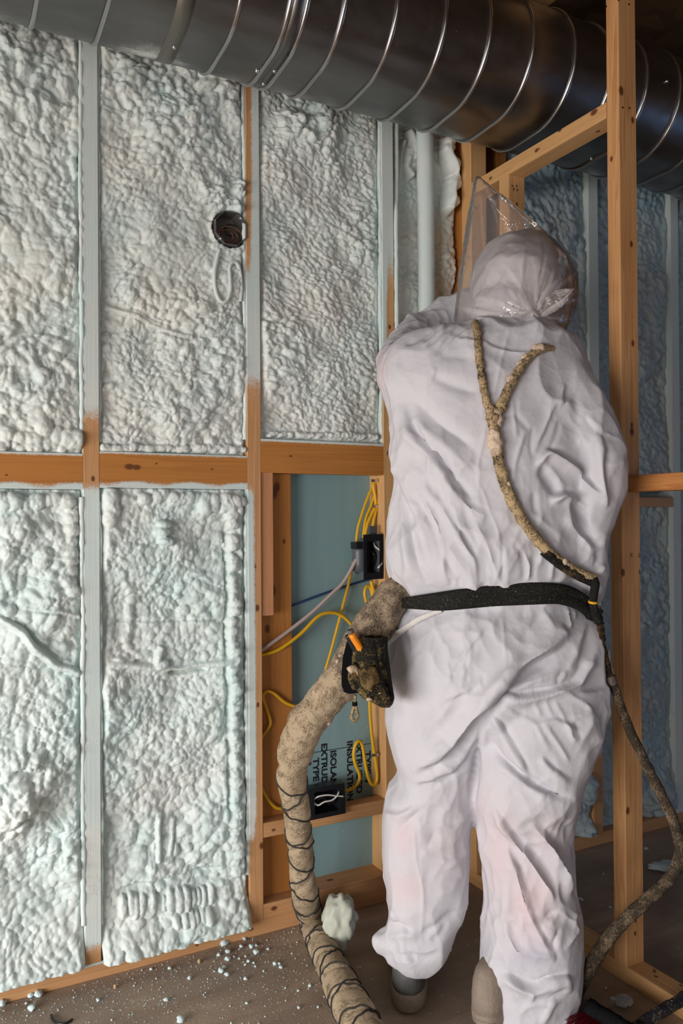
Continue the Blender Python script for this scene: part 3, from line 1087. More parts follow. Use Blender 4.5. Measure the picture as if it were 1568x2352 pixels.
G6 = foam_panel('foam_insulation', 1.2085, 1.4545, 0.6, 2.30, 0.003, 16, 'narrow foam bay beside the foam-coated pipe, left of the corner', [
    ('ridge', [(932, 300), (945, 330), (950, 370)], 0.016, 0.030), ('ridge', [(940, 340), (930, 380), (945, 410)], 0.014, 0.026), ('ridge', [(925, 320), (915, 370), (912, 420)], 0.009, 0.02),
    ('ridge', [(1008, 320), (1012, 370), (1022, 420), (1016, 450), (1010, 500)], 0.016, 0.055),
    ('bead', [(1010, 340), (1020, 400), (1024, 430), (1016, 480)], 0.018, 0.040, (1, 1)),
    ('bead', [(1025, 520), (1030, 640)], 0.012, 0.0, (1, 1.4)),
], rec=0.05, edge=0.07, pop=0.15, amp=0.8)
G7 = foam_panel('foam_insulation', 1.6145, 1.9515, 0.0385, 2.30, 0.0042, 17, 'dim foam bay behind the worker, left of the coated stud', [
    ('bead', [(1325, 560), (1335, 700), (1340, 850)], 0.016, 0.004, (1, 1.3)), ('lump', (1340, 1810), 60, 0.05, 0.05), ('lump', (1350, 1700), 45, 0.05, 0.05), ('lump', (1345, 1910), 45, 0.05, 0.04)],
    rec=0.03, pop=0.5, aniso=(1.3, 0.8, 0.5), mat=M_FOAM_SHADE)
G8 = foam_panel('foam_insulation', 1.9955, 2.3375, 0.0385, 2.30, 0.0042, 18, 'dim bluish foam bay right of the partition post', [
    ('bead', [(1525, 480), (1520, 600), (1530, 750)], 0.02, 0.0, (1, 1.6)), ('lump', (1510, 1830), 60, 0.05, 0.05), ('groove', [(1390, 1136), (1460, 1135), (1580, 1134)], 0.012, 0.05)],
    rec=0.035, pop=0.3, aniso=(1.3, 0.8, 0.6), mat=M_FOAM_SHADE)
G9 = foam_panel('foam_insulation', 2.3785, 2.74, 0.0385, 2.30, 0.006, 19, 'dim foam bay cut by the right picture edge', [], rec=0.035, pop=0.4, mat=M_FOAM_SHADE)
# ================================================================== flat-oval spiral duct
DY1, DY2, DZ, DR = 1.63, 1.715, 2.225, 0.15


def oval(n, r=DR):
    """points of the flat-oval cross-section (y, z), starting at the nose and going down"""
    L = DY2 - DY1
    per = 2 * math.pi * r + 2 * L
    out = []
    for i in range(n):
        s = per * i / n
        q = math.pi * r / 2
        if s < q:
            a = s / r
            out.append((DY1 - r * math.cos(a), DZ - r * math.sin(a)))
        elif s < q + L:
            out.append((DY1 + s - q, DZ - r))
        elif s < q + L + math.pi * r:
            a = (s - q - L) / r
            out.append((DY2 + r * math.sin(a), DZ - r * math.cos(a)))
        elif s < q + 2 * L + math.pi * r:
            out.append((DY2 - (s - q - L - math.pi * r), DZ + r))
        else:
            a = (s - q - 2 * L - math.pi * r) / r
            out.append((DY1 - r * math.sin(a), DZ + r * math.cos(a)))
    return np.array(out)


def skew(i, n):
    f = i / n
    return 0.035 * (f if f < 0.5 else f - 1)


def duct_hit(px, py):
    v = ray(px, py)
    t = 1.2
    for _ in range(80):
        P = CAMP + v * t
        y = min(max(P[1], DY1), DY2)
        d = math.hypot(P[1] - y, P[2] - DZ) - DR
        if d < 1e-4:
            break
        t += d
    n = np.array([0, P[1] - y, P[2] - DZ])
    return P, n / np.linalg.norm(n)


def make_duct_mat():
    k = NB('galvanised_steel')
    f = k.noise(k.mapping(k.obj, (6, 20, 20)), 1.0, 4, 0.6)
    sp = k.voronoi(k.obj, 55, 'F1', 1)
    sep = k.n('ShaderNodeSeparateColor'); k.link(sp, sep.inputs[0])
    c = k.mix(f, (0.15, 0.15, 0.153), (0.27, 0.268, 0.268))
    rg = k.math('ADD', 0.26, k.math('MULTIPLY', f, 0.16))
    rg = k.math('ADD', rg, k.math('MULTIPLY', sep.outputs[0], 0.05))
    fleck = k.math('MULTIPLY', k.math('SUBTRACT', k.noise(k.obj, 190, 1), 0.79), 25, clamp=True)
    a = k.attr('coat')
    th = k.math('ADD', k.math('MULTIPLY', k.noise(k.obj, 380, 2), 0.7), k.math('MULTIPLY', k.noise(k.obj, 40, 3), 0.4))
    fac = k.math('MULTIPLY', k.math('SUBTRACT', k.math('MULTIPLY', a, 1.3), k.math('SUBTRACT', th, 0.1)), 3.0, clamp=True)
    fac = k.math('MAXIMUM', fac, k.math('MULTIPLY', fleck, 0.5))
    c = k.mix(fac, c, (0.62, 0.68, 0.66))
    metal = k.math('SUBTRACT', 1.0, fac)
    rg = k.math('ADD', rg, k.math('MULTIPLY', fac, 0.5))
    nm = k.bump(k.noise(k.mapping(k.obj, (5, 9, 9)), 1.0, 2), 0.25, 0.02)
    return k.done(c, rg, metal, nm)


M_DUCT = make_duct_mat()
M_RIB = simple_mat('bright_steel_rib', (0.50, 0.50, 0.51), 0.22, 1.0)
M_STEEL = simple_mat('screw_steel', (0.7, 0.72, 0.74), 0.25, 1.0)
DUCT = empty('air_duct', (1.0, 1.67, 2.075), 'big galvanised flat-oval duct running along the top of the foam wall', 'duct')
nO = 176
xs_ = np.arange(-1.4, 3.9, 0.02)
ov = oval(nO)
V = np.zeros((len(xs_), nO, 3))
V[:, :, 0] = xs_[:, None]
V[:, :, 1] = ov[None, :, 0]; V[:, :, 2] = ov[None, :, 1]
# faint dents in the sheet
dz = (vnoise2(V[:, :, 0] * 6, V[:, :, 1] * 9 + V[:, :, 2] * 7, 501) - 0.5) * 0.004
V[:, :, 1] -= dz; V[:, :, 2] -= dz * 0.5
V = V.reshape(-1, 3)
low = np.clip((2.10 - V[:, 2]) / 0.03, 0, 1) * np.clip((V[:, 1] - 1.62) / 0.12, 0, 1.2)
side = np.clip(1.15 - 1.1 * np.abs(V[:, 0] + 0.02) / 0.26, 0.06, 0.9) + 0.6 * np.exp(-((V[:, 0] - 0.47) / 0.09) ** 2)
cov = np.clip(low * side + 0.12 * (V[:, 1] > 1.74) * (V[:, 2] < 2.12), 0, 1) * (V[:, 0] < 1.42)
mesh_obj('duct_shell', V, grid_faces(nO, len(xs_), True)[:, ::-1].copy(), M_DUCT, DUCT, attrs={'coat': cov}, loc=(1.0, 1.67, DZ))
ribs = [-0.162, -0.037, 0.088, 0.213, 0.340, 0.589, 0.813, 0.937, 1.063, 1.188, 1.316, 1.449, 1.575, 1.70, 1.825, 1.95, 2.075, 2.2, 2.325, 2.45, 2.575, 2.7]
n = 120
ovr = oval(n, DR + 0.001)
ribdata = None
for x in ribs:
    if ribdata is None:
        P = np.array([(skew(i, n), ovr[i, 0], ovr[i, 1]) for i in range(n)])
        parts_v = []
        for q in range(8):
            a = 2 * math.pi * q / 8
            nn = ovr - np.stack([np.clip(ovr[:, 0], DY1, DY2), np.full(n, DZ)], 1)
            nn /= np.linalg.norm(nn, axis=1)[:, None]
            parts_v.append(np.stack([P[:, 0] + 0.0052 * math.cos(a), P[:, 1] + nn[:, 0] * 0.0052 * math.sin(a), P[:, 2] + nn[:, 1] * 0.0052 * math.sin(a)], 1))
        W_ = np.stack(parts_v, 1)  # n,8,3
        W_ = np.concatenate([W_, W_[:1]], 0)
        W_[-1] = W_[0]
        Vr = W_.reshape(-1, 3)
        ro = mesh_obj('seam_rib', Vr, grid_faces(8, n + 1, True), M_RIB, DUCT, loc=(0, 0, 0))
        ribdata = ro
        ro.location = (x, 0, 0)
    else:
        c = ribdata.copy(); COL.objects.link(c); c.location = (x, 0, 0)


def duct_band(name, x0, x1, off, mat, sk=0.035, shear=0.0):
    o1 = oval(160, DR + off)
    rows = []
    for (x, oo) in ((x0, 0.0), (x0, 1), (x1, 1), (x1, 0.0)):
        oq = oval(160, DR + (off if oo else -0.001))
        rows.append(np.stack([np.array([x + skew(i, 160) * (1 + shear) for i in range(160)]), oq[:, 0], oq[:, 1]], 1))
    V = np.concatenate(rows)
    return mesh_obj(name, V, grid_faces(160, 4, True)[:, ::-1].copy(), mat, DUCT, smooth=False)


duct_band('hanger_strap', 0.462, 0.497, 0.0018, simple_mat('strap_steel', (0.24, 0.23, 0.21), 0.42, 0.9), shear=0.8)
duct_band('joint_collar', 0.695, 0.728, 0.0022, M_DUCT)
for x, r_ in ((0.693, 0.0075), (0.730, 0.004)):
    c = ribdata.copy(); c.data = ribdata.data; COL.objects.link(c); c.location = (x, 0, 0); c.name = 'joint_rib'
for a, b in ((400, 107), (590, 162), (630, 162), (695, 27), (713, 31), (605, 191), (1530, 187), (1357, 364)):
    P, nn = duct_hit(a, b)
    V, F = sphere_geo(P + nn * 0.001, 0.0048, 10, 6)
    mesh_obj('screw', V, F, M_STEEL, DUCT)
M_HOLE = simple_mat('dark_hole', (0.01, 0.01, 0.01), 0.9)
for a, b in ((694, 26), (686, 77), (665, 126)):
    P, nn = duct_hit(a, b)
    V, F = sphere_geo(P + nn * 0.001, 0.0042, 8, 5)
    mesh_obj('slot_hole', V, F, M_HOLE, DUCT)

# ================================================================== pipes coated by foam in the narrow bay
M_COATED = make_wood('coated_pipe', 2, light=(0.5, 0.52, 0.54), dark=(0.35, 0.36, 0.38))


def coated_tube(name, pts, rad, mat, label, cat, lvl=0.95, sides=14, step=0.012, bump=0.0012, parent=None):
    rf = lambda S, TH, B: (vnoise3(B.reshape(-1, 3), 90, 7).reshape(S.shape) - 0.5) * bump * 2
    V, F, cap, fr = tube_geo(pts, rad, sides, step, rf)
    o = mesh_obj(name, V, [tuple(f) for f in F] + [tuple(c) for c in cap], mat, parent, attrs={'coat': np.full(len(V), lvl)}, loc=np.array(pts[0])[:3])
    if label:
        tag(o, label, cat)
    return o


pa = on_y(980, 760, 1.955); pb = on_y(977, 330, 1.955)
coated_tube('conduit_pipe', [(pa[0], 1.955, 0.04), (pa[0], 1.955, 1.2), (pb[0], 1.955, 1.9), (pb[0], 1.962, 2.3)], 0.0255, M_COATED, 'thick foam-coated pipe standing in the narrow bay', 'pipe', 0.9)
pa = on_y(911, 700, 1.938)
coated_tube('conduit_pipe', [(pa[0], 1.939, 0.04), (pa[0], 1.939, 1.2), (pa[0] + 0.001, 1.940, 1.86), (pa[0] + 0.012, 1.955, 2.0), (pa[0] + 0.012, 1.95, 2.3)], 0.0062, M_COATED, 'thin foam-coated conduit along the stud right of the cable bundle', 'pipe', 0.75)

# ================================================================== octagonal ceiling box with its wire
M_BOX = simple_mat('dull_box_steel', (0.20, 0.19, 0.185), 0.42, 0.6, 0.2, 60, 0.3)
M_COPPER = simple_mat('bare_copper', (0.36, 0.17, 0.09), 0.4, 0.7)
oc = on_y(530, 525, D)
OB = empty('junction_box', (oc[0], D + 0.05, oc[2] - 0.046), 'octagonal steel junction box sunk in the foam beside the half-bare stud', 'electrical box')


def ngon_ring(cx, cz, r_out, r_in, y0, y1, n=8, rot=math.pi / 8):
    vs, fs = [], []
    for i in range(n):
        a = rot + 2 * math.pi * i / n
        for r, y in ((r_out, y0), (r_in, y0), (r_in, y1), (r_out, y1)):
            vs.append((cx + r * math.cos(a), y, cz + r * math.sin(a)))
    for i in range(n):
        j = (i + 1) % n
        for q in range(4):
            p = (q + 1) % 4
            fs.append((i * 4 + q, i * 4 + p, j * 4 + p, j * 4 + q))
    return vs, fs


vs, fs = ngon_ring(oc[0], oc[2], 0.0455, 0.0432, D - 0.004, D + 0.050)
mesh_obj('box_wall', vs, fs, M_BOX, OB, smooth=False)
vs = [(oc[0] + 0.0435 * math.cos(math.pi / 8 + i * math.pi / 4), D + y, oc[2] + 0.0435 * math.sin(math.pi / 8 + i * math.pi / 4)) for y in (0.046, 0.050) for i in range(8)]
fs = [tuple(range(8)), tuple(range(15, 7, -1))] + [(i, (i + 1) % 8, 8 + (i + 1) % 8, 8 + i) for i in range(8)]
mesh_obj('back_plate', vs, fs, M_BOX, OB, smooth=False)
for sx, sz in ((-0.028, -0.030), (0.026, 0.030)):
    V, F = box_geo(oc[0] + sx - 0.006, oc[0] + sx + 0.006, D - 0.001, D + 0.004, oc[2] + sz - 0.005, oc[2] + sz + 0.005, 0.001)
    mesh_obj('mounting_ear', V, F, M_BOX, OB, smooth=False)
    V, F = sphere_geo((oc[0] + sx, D - 0.002, oc[2] + sz), 0.0042, 10, 6)
    mesh_obj('screw', V, F, M_STEEL, OB)
ring = []
for i in range(40):
    a = 0.4 + i * 2 * math.pi * 1.35 / 39
    rr = 0.034 - 0.010 * i / 39
    ring.append((oc[0] + 0.004 + rr * math.cos(a), D + 0.022 - 0.010 * math.sin(a * 0.7), oc[2] - 0.010 + rr * 0.62 * math.sin(a)))
tube('wire', ring, 0.0017, M_COPPER, OB, 6, 0.006)
for i, (c_, ang) in enumerate((((0.012, 0.008), 0.4), ((0.0, -0.010), 2.2))):
    loop = [(oc[0] + c_[0] + 0.016 * math.cos(ang + t * 0.5), D + 0.032 - 0.004 * i, oc[2] + c_[1] + 0.014 * math.sin(ang + t * 0.5)) for t in range(11)]
    tube('wire', loop, 0.0022, simple_mat('dark_wire_%s' % 'ab'[i], ((0.02, 0.02, 0.022), (0.22, 0.09, 0.07))[i], 0.5), OB, 6, 0.006)
# foam-coated wire loops hanging under it
lp = [(504, 572), (497, 598), (492, 630), (494, 662), (501, 686), (511, 694), (521, 690), (528, 668), (528, 640), (527, 616), (534, 602), (545, 606), (552, 632), (554, 665), (552, 692)]
coated_tube('coated_wire_loop', [on_y(a, b, D + 0.004 - 0.010 * math.sin(i / 14 * math.pi)) for i, (a, b) in enumerate(lp)], 0.0048, M_FOAM, 'looped wire caked in foam, hanging under the octagonal box', 'wire', 0.9, 10, 0.006, 0.0012)

# ================================================================== switch boxes and cables in the open bay
M_BLACK = simple_mat('black_plastic', (0.012, 0.013, 0.016), 0.32, 0, 0.05, 80, 0.3)
M_GREY = simple_mat('grey_plastic', (0.095, 0.10, 0.115), 0.4)
M_WIRE_W = simple_mat('pale_wire', (0.62, 0.58, 0.55), 0.4)
M_WIRE_B = simple_mat('black_wire', (0.012, 0.012, 0.012), 0.4)
M_YEL = simple_mat('yellow_cable_sheath', (0.72, 0.40, 0.012), 0.38, 0, 0.1, 120, 0.12, 25)
M_BLUE = simple_mat('blue_cable_sheath', (0.02, 0.055, 0.16), 0.5)
M_LILAC = simple_mat('pale_cable_sheath', (0.46, 0.37, 0.34), 0.45, 0, 0.1, 60)


def switch_box(label, corners, yf, depth, wires, tab=False):
    """corners: picture points of the flange (tl, tr, br, bl) on plane yf"""
    q = [on_y(a, b, yf) for a, b in corners]
    c = sum(q) / 4
    root = empty('switch_box', (c[0], yf, min(p[2] for p in q)), label, 'electrical box')
    ins = [c + (p - c) * 0.70 for p in q]
    outer, inner = np.array(q), np.array(ins)
    vs, fs = [], []
    t = 0.004
    for a in range(4):
        for p, y in ((outer[a], yf), (inner[a], yf), (inner[a], yf + t), (outer[a], yf + t)):
            vs.append((p[0], y, p[2]))
    for a in range(4):
        b = (a + 1) % 4
        for s in range(4):
            u = (s + 1) % 4
            fs.append((a * 4 + s, b * 4 + s, b * 4 + u, a * 4 + u))
    mesh_obj('flange', vs, fs, M_BLACK, root, smooth=False)
    vs, fs = [], []
    big = np.array([c + (p - c) * 0.78 for p in q]); sm = np.array([c + (p - c) * 0.71 for p in q])
    for a in range(4):
        for p, y in ((sm[a], yf + 0.002), (sm[a], yf + depth - 0.003), (big[a], yf + depth), (big[a], yf + 0.003)):
            vs.append((p[0], y, p[2]))
    for a in range(4):
        b = (a + 1) % 4
        for s in range(3):
            fs.append((a * 4 + s, b * 4 + s, b * 4 + s + 1, a * 4 + s + 1))
    fs += [(1, 5, 9, 13), (14, 10, 6, 2)]
    mesh_obj('box_shell', vs, fs, M_GREY if tab else M_BLACK, root, smooth=False)
    for pts, r, m in wires:
        tube('wire', [on_y(a, b, yf + dy) for a, b, dy in pts], r, m, root, 8, 0.005)
    return root, c


SB1, c1 = switch_box('upper black switch box on the stud, half hidden by the worker', [(835, 1228), (879, 1226.5), (879, 1329.5), (836, 1332)], D + 0.0, 0.062, [
    ([(858, 1246, 0.03), (862, 1256, 0.012), (872, 1264, 0.006), (877, 1282, 0.004), (874, 1300, 0.006), (866, 1306, 0.02)], 0.0028, M_WIRE_W),
    ([(868, 1305, 0.004), (876, 1294, 0.002), (880, 1286, 0.006)], 0.0028, M_WIRE_W),
    ([(850, 1262, 0.03), (858, 1272, 0.015), (862, 1288, 0.02), (856, 1300, 0.03)], 0.003, M_WIRE_B)], True)
V, F = box_geo(c1[0] - 0.005, c1[0] + 0.018, D + 0.012, D + 0.015, zpx(1232, 870), zpx(1208, 870), 0.001)
mesh_obj('mounting_tab', V, F, M_GREY, SB1, smooth=False)
V, F = box_geo(c1[0] - 0.048, c1[0] - 0.025, D + 0.012, D + 0.045, zpx(1262, 830), zpx(1245, 830), 0.003)
mesh_obj('cable_clamp', V, F, M_BLACK, SB1, smooth=False)
V, F, cap, fr = tube_geo([(c1[0] - 0.024, D + 0.036, zpx(1314, 825)), (c1[0] - 0.024, D + 0.036, zpx(1250, 825))], 0.02, 16, 0.02)
mesh_obj('round_side', V, [tuple(f) for f in F] + [tuple(x) for x in cap], M_GREY, SB1)
SB2, c2 = switch_box('lower black switch box with pale wires, on the wood shelf', [(708, 1812), (791, 1798), (794, 1868), (711, 1885)], D - 0.012, 0.055, [
    ([(716, 1858, 0.02), (722, 1848, 0.006), (720, 1838, 0.01), (730, 1830, 0.002), (752, 1826, -0.002), (772, 1828, -0.003), (789, 1829, -0.004)], 0.0022, M_WIRE_W),
    ([(720, 1842, 0.012), (730, 1850, 0.004), (744, 1842, 0.0), (762, 1838, -0.002), (774, 1828, -0.004), (778, 1818, 0.0)], 0.0022, M_WIRE_W),
    ([(728, 1838, 0.014), (742, 1832, 0.01), (756, 1846, 0.012), (770, 1836, 0.012)], 0.0022, M_WIRE_B)])


def cable(name, pts, y, r, mat, label, group=None, wob=0.0):
    P = []
    for i, p in enumerate(pts):
        yy = p[2] if len(p) > 2 else y
        P.append(on_y(p[0], p[1], yy))
    V, F, cap, fr = tube_geo(P, r, 10, 0.006)
    o = mesh_obj(name, V, [tuple(f) for f in F] + [tuple(c) for c in cap], mat, loc=P[0])
    return tag(o, label, 'cable', group)


cable('power_cable', [(739, 1566), (762, 1488), (785, 1400), (803, 1330), (815, 1272), (821, 1218), (829, 1188), (838, 1160), (849, 1132), (857, 1121), (862, 1128), (853, 1158), (841, 1188), (836, 1214), (834, 1236)], D + 0.05, 0.0042, M_YEL, 'yellow cable dropping straight from the upper bundle behind the wrapped hose')
cable('power_cable', [(854, 1234), (857, 1200), (864, 1168), (870, 1140), (871, 1118), (864, 1108), (857, 1113), (861, 1138), (862, 1162), (852, 1184), (843, 1206), (838, 1234)], D + 0.036, 0.0045, M_YEL, 'folded yellow cable bundle above the upper switch box')
cable('power_cable', [(596, 1506, D + 0.03), (640, 1492), (690, 1456), (730, 1416), (760, 1407), (785, 1414), (806, 1434), (824, 1462), (838, 1490)], D + 0.03, 0.0048, M_YEL, 'yellow cable arching from the left stud to the tool pouch')
cable('power_cable', [(594, 1703, D + 0.03), (612, 1678), (621, 1660), (612, 1628), (604, 1602), (611, 1588), (628, 1592), (656, 1614), (688, 1624), (710, 1616), (728, 1594), (741, 1562)], D + 0.03, 0.0042, M_YEL, 'wavy yellow cable low on the left stud, passing behind the wrapped hose')
cable('power_cable', [(852, 1334), (856, 1352), (862, 1378), (867, 1412), (858, 1500), (850, 1560), (849, 1620), (853, 1680), (858, 1720), (863, 1752), (866, 1782), (864, 1796), (857, 1803), (850, 1797), (843, 1776), (837, 1742), (832, 1712), (825, 1702), (817, 1709), (812, 1730), (815, 1752), (823, 1772), (826, 1786), (820, 1801), (807, 1812), (792, 1817)], D + 0.03, 0.0048, M_YEL, 'yellow cable running down the right stud and looping into the lower switch box')
cable('power_cable', [(849, 1420), (842, 1388), (837, 1362), (841, 1348), (849, 1348), (856, 1372), (862, 1405), (858, 1440)], D + 0.04, 0.0045, M_YEL, 'small yellow cable loop under the upper switch box')
cable('power_cable', [(592, 1790, D + 0.03), (604, 1818), (620, 1843), (640, 1857), (668, 1850), (712, 1842)], D + 0.03, 0.0046, M_YEL, 'short yellow cable from the left stud to the lower switch box')
cable('data_cable', [(618, 1407, D + 0.05), (665, 1393), (720, 1372), (782, 1350), (832, 1335), (866, 1326)], D + 0.06, 0.0034, M_BLUE, 'thin dark blue cable crossing the open bay')
cable('data_cable', [(594, 1498, D + 0.025), (660, 1451), (718, 1405), (760, 1365), (790, 1335), (819, 1284)], D + 0.028, 0.0052, M_LILAC, 'thick pale pinkish cable rising to the upper switch box')
for (a, b, lab) in ((864, 1163, 'metal cable staple over the upper yellow bundle'), (861, 1734, 'metal cable staple on the yellow cable near the lower switch box'), (860, 1104, 'metal cable staple at the top of the yellow bundle')):
    P = on_y(a, b, D + 0.026)
    V, F = box_geo(P[0] - 0.011, P[0] + 0.011, P[1] - 0.001, P[1] + 0.001, P[2] - 0.004, P[2] + 0.004, 0.0006)
    V2, F2 = box_geo(P[0] + 0.009, P[0] + 0.011, P[1], P[1] + 0.018, P[2] - 0.003, P[2] + 0.003)
    V, F = join_geo([(V, F), (V2, F2)])
    tag(mesh_obj('cable_staple', V, F, M_STEEL, smooth=False, loc=P), lab, 'staple')

# ================================================================== debris on the floor
M_CRUMB = simple_mat('foam_crumb', (0.66, 0.80, 0.82), 0.7, 0, 0.4, 300, 0.1, 60)
M_CHIP = simple_mat('wood_chip', (0.50, 0.36, 0.22), 0.7)
M_SCRAP = make_foam_mat('foam_scrap_skin', (0.44, 0.45, 0.36), (0.58, 0.61, 0.54))
ICV, ICF = ico_geo(2)


def rock_geo(c, r, seed, sq=(1, 1, 1), amp=0.35, fr=2.2, base=None):
    V0, F0 = base if base else (ICV, ICF)
    d = (vnoise3(V0 + seed * 3.1, fr, 900 + seed % 7) - 0.5) * 2 * amp + (vnoise3(V0 * 1.0 + seed, fr * 2.3, 910) - 0.5) * amp
    V = V0 * (1 + d)[:, None] * r * np.array(sq)
    return V + np.array(c), [tuple(f) for f in F0]


crumbs = [(515, 2169, 10), (561, 2159, 5), (554, 2176, 4.5), (577, 2176, 6), (587, 2173, 4), (588, 2190, 7), (523, 2188, 6), (502, 2195, 4.5), (522, 2205, 6.5), (537, 2199, 3), (549, 2203, 3), (570, 2210, 4), (564, 2198, 3),
          (582, 2213, 3), (586, 2221, 3), (563, 2217, 3), (515, 2224, 4.5), (507, 2233, 7), (521, 2241, 5.5), (564, 2250, 5), (631, 2216, 5), (641, 2215, 4), (645, 2224, 4.5), (615, 2181, 3.5), (566, 2306, 3.5), (605, 2232, 2.5),
          (70, 2290, 7), (90, 2288, 10), (72, 2320, 9), (60, 2306, 3.5), (390, 2226, 4.5), (347, 2227, 3.5), (435, 2249, 5), (225, 2299, 4.5), (382, 2299, 6), (415, 2347, 9), (711, 2266, 4), (685, 2277, 3), (686, 2316, 3.5),
          (5, 2310, 9), (1333, 2068, 5.5), (1393, 2143, 5), (1483, 1951, 4.5), (1400, 2085, 3), (1072, 2090, 3.5), (730, 2314, 3), (655, 2270, 2.5), (1391, 2271, 3)]
where = ['by the plate joint', 'at the left edge', 'on the open floor', 'on the dark right floor']
ORD = ['first', 'second', 'third', 'fourth', 'fifth', 'sixth', 'seventh', 'eighth', 'ninth', 'tenth', 'eleventh', 'twelfth', 'thirteenth', 'fourteenth', 'fifteenth', 'sixteenth', 'seventeenth', 'eighteenth', 'nineteenth',
       'twentieth', 'twenty-first', 'twenty-second', 'twenty-third', 'twenty-fourth', 'twenty-fifth', 'twenty-sixth', 'twenty-seventh', 'twenty-eighth']
crumbs.sort()
count = {}
for i, (a, b, r) in enumerate(crumbs):
    P = on_z(a, b, 0.0)
    R = r * ((P - CAMP) @ FWD) / F_PX
    V, F = rock_geo((P[0], P[1], R * 0.55), R, i + 1, (1.0, 1.1, 0.75), 0.45)
    V[:, 2] = np.maximum(V[:, 2], 0.0003)
    g = where[3] if a > 1000 else where[1] if a < 130 else where[0] if 495 < a < 660 and b < 2260 else where[2]
    o = mesh_obj('foam_crumb', V, F, M_CRUMB, loc=(P[0], P[1], 0))
    q = count[g] = count.get(g, 0) + 1
    size = 'large' if r > 6 else 'small' if r > 3.2 else 'tiny'
    tag(o, size + ' pale blue foam crumb ' + g + ', ' + ORD[q - 1] + ' from the left', 'foam crumb', 'foam crumbs ' + g)
P = on_y(63, 2256, D - 0.004)
V, F = rock_geo((P[0], D + 0.004, 0.038 + 0.007), 0.010, 77, (1, 1, 0.9))
tag(mesh_obj('foam_crumb', V, F, M_CRUMB, loc=(P[0], D, 0.038)), 'pale blue foam crumb sitting on the edge of the long floor plate', 'foam crumb')
for a, b, r, lab in ((457, 2212, 5, 'tan wood chip standing on the floor left of the wrapped hose'), (264, 2270, 4, 'small tan chip on the floor near the long floor plate')):
    P = on_z(a, b, 0)
    V, F = rock_geo((P[0], P[1], 0.004), 0.006, a, (0.7, 0.6, 1.0), 0.3)
    tag(mesh_obj('wood_chip', V, F, M_CHIP, loc=(P[0], P[1], 0)), lab, 'wood chip')
# fine granules nobody could count
rng = np.random.default_rng(5)
I0V, I0F = ico_geo(1)
pts = []
while len(pts) < 2000:
    u = rng.random()
    if u < 0.8:
        x = rng.uniform(-0.1, 0.95); y = D - abs(rng.normal(0, 0.24)) - 0.004
        if y < 0.9: continue
    else:
        x = rng.uniform(0.3, 2.6); y = rng.uniform(0.9, 1.9)
    pts.append((x, y))
VV = []; FF = []
for i, (x, y) in enumerate(pts):
    r = rng.choice([0.0007, 0.0010, 0.0014, 0.0020], p=[0.46, 0.34, 0.16, 0.04])
    VV.append(I0V * r * rng.uniform(0.7, 1.3, 3) + np.array([x, y, r * 0.6])); FF.append(I0F + i * len(I0V))
tag(mesh_obj('foam_dust', np.concatenate(VV), np.concatenate(FF), M_CRUMB), 'fine pale foam granules scattered over the plywood floor', 'foam dust', None, 'stuff')

IC4 = ico_geo(4)


def scrap(px, py, rx, ry, label, seed, squash, mat=M_SCRAP, lift=0.5, amp=0.32):
    P = on_z(px, py, 0.0)
    d = (P - CAMP) @ FWD
    V, F = rock_geo((0, 0, 0), 1.0, seed, (1, 1, 1), amp, 1.4, IC4)
    V = V + (vnoise3(V, 5.0, 33)[:, None] - 0.5) * 0.25 * V
    W = V[:, 0:1] * RGT * (rx * d / F_PX) + V[:, 1:2] * np.array([FWD[0], FWD[1], 0]) * (squash * d / F_PX) + V[:, 2:3] * np.array([0, 0, 1.0]) * (ry * d / F_PX)
    W = W + P
    W[:, 2] += 0.0005 - W[:, 2].min()
    return tag(mesh_obj('foam_scrap', W, F, mat, loc=(P[0], P[1], 0)), label, 'foam scrap')


scrap(782, 2195, 38, 62, 'large torn yellowish foam scrap propped behind the wrapped hose', 3, 40)
scrap(775, 2120, 22, 26, 'white torn foam scrap on the floor plate side of the wrapped hose', 9, 26)
scrap(1428, 2312, 22, 12, 'grey torn foam scrap on the floor in front of the partition plate', 5, 14, make_foam_mat('grey_scrap', (0.5, 0.52, 0.54), (0.42, 0.48, 0.5)))
scrap(1532, 2000, 40, 8, 'flat pale blue foam flake on the dark floor, right of the post', 8, 24, make_foam_mat('blue_flake', (0.62, 0.74, 0.78), (0.5, 0.66, 0.72)))
# bent dark wire at the bottom edge
tag(tube('bent_wire', [on_z(a, b, 0.003) for a, b in ((118, 2331), (122, 2343), (135, 2350), (152, 2350), (166, 2341))], 0.0028, M_WIRE_B, None, 8, 0.006), 'bent black wire end on the floor at the lower left', 'wire')

# ================================================================== push broom lying at the lower right
BA = on_z(1352, 2318, 0.045); BB = on_z(1470, 2392, 0.045)
BR = empty('push_broom', ((BA + BB)[0] / 2, (BA + BB)[1] / 2, 0.0), 'black push broom head with red bristles, cut by the lower right edge', 'broom')
M_BRBL = k_ = simple_mat('broom_black', (0.008, 0.008, 0.009), 0.9, 0, 0.6, 260, 0.6, 200, 0.12)
rf = lambda S, TH, B: (vnoise3(B.reshape(-1, 3), 160, 3).reshape(S.shape) - 0.5) * 0.004
tube('broom_head', [BA, (BA + BB) / 2, BB], 0.021, M_BRBL, BR, 18, 0.006, rf)
M_RED = simple_mat('red_bristle', (0.22, 0.006, 0.014), 0.5)
VV, FF, k0 = [], [], 0
ax = (BB - BA) / np.linalg.norm(BB - BA)
out_dir = np.array([-FWD[0], -FWD[1], 0]) * 0.75 - RGT * 0.65
out_dir[2] = 0
out_dir /= np.linalg.norm(out_dir)
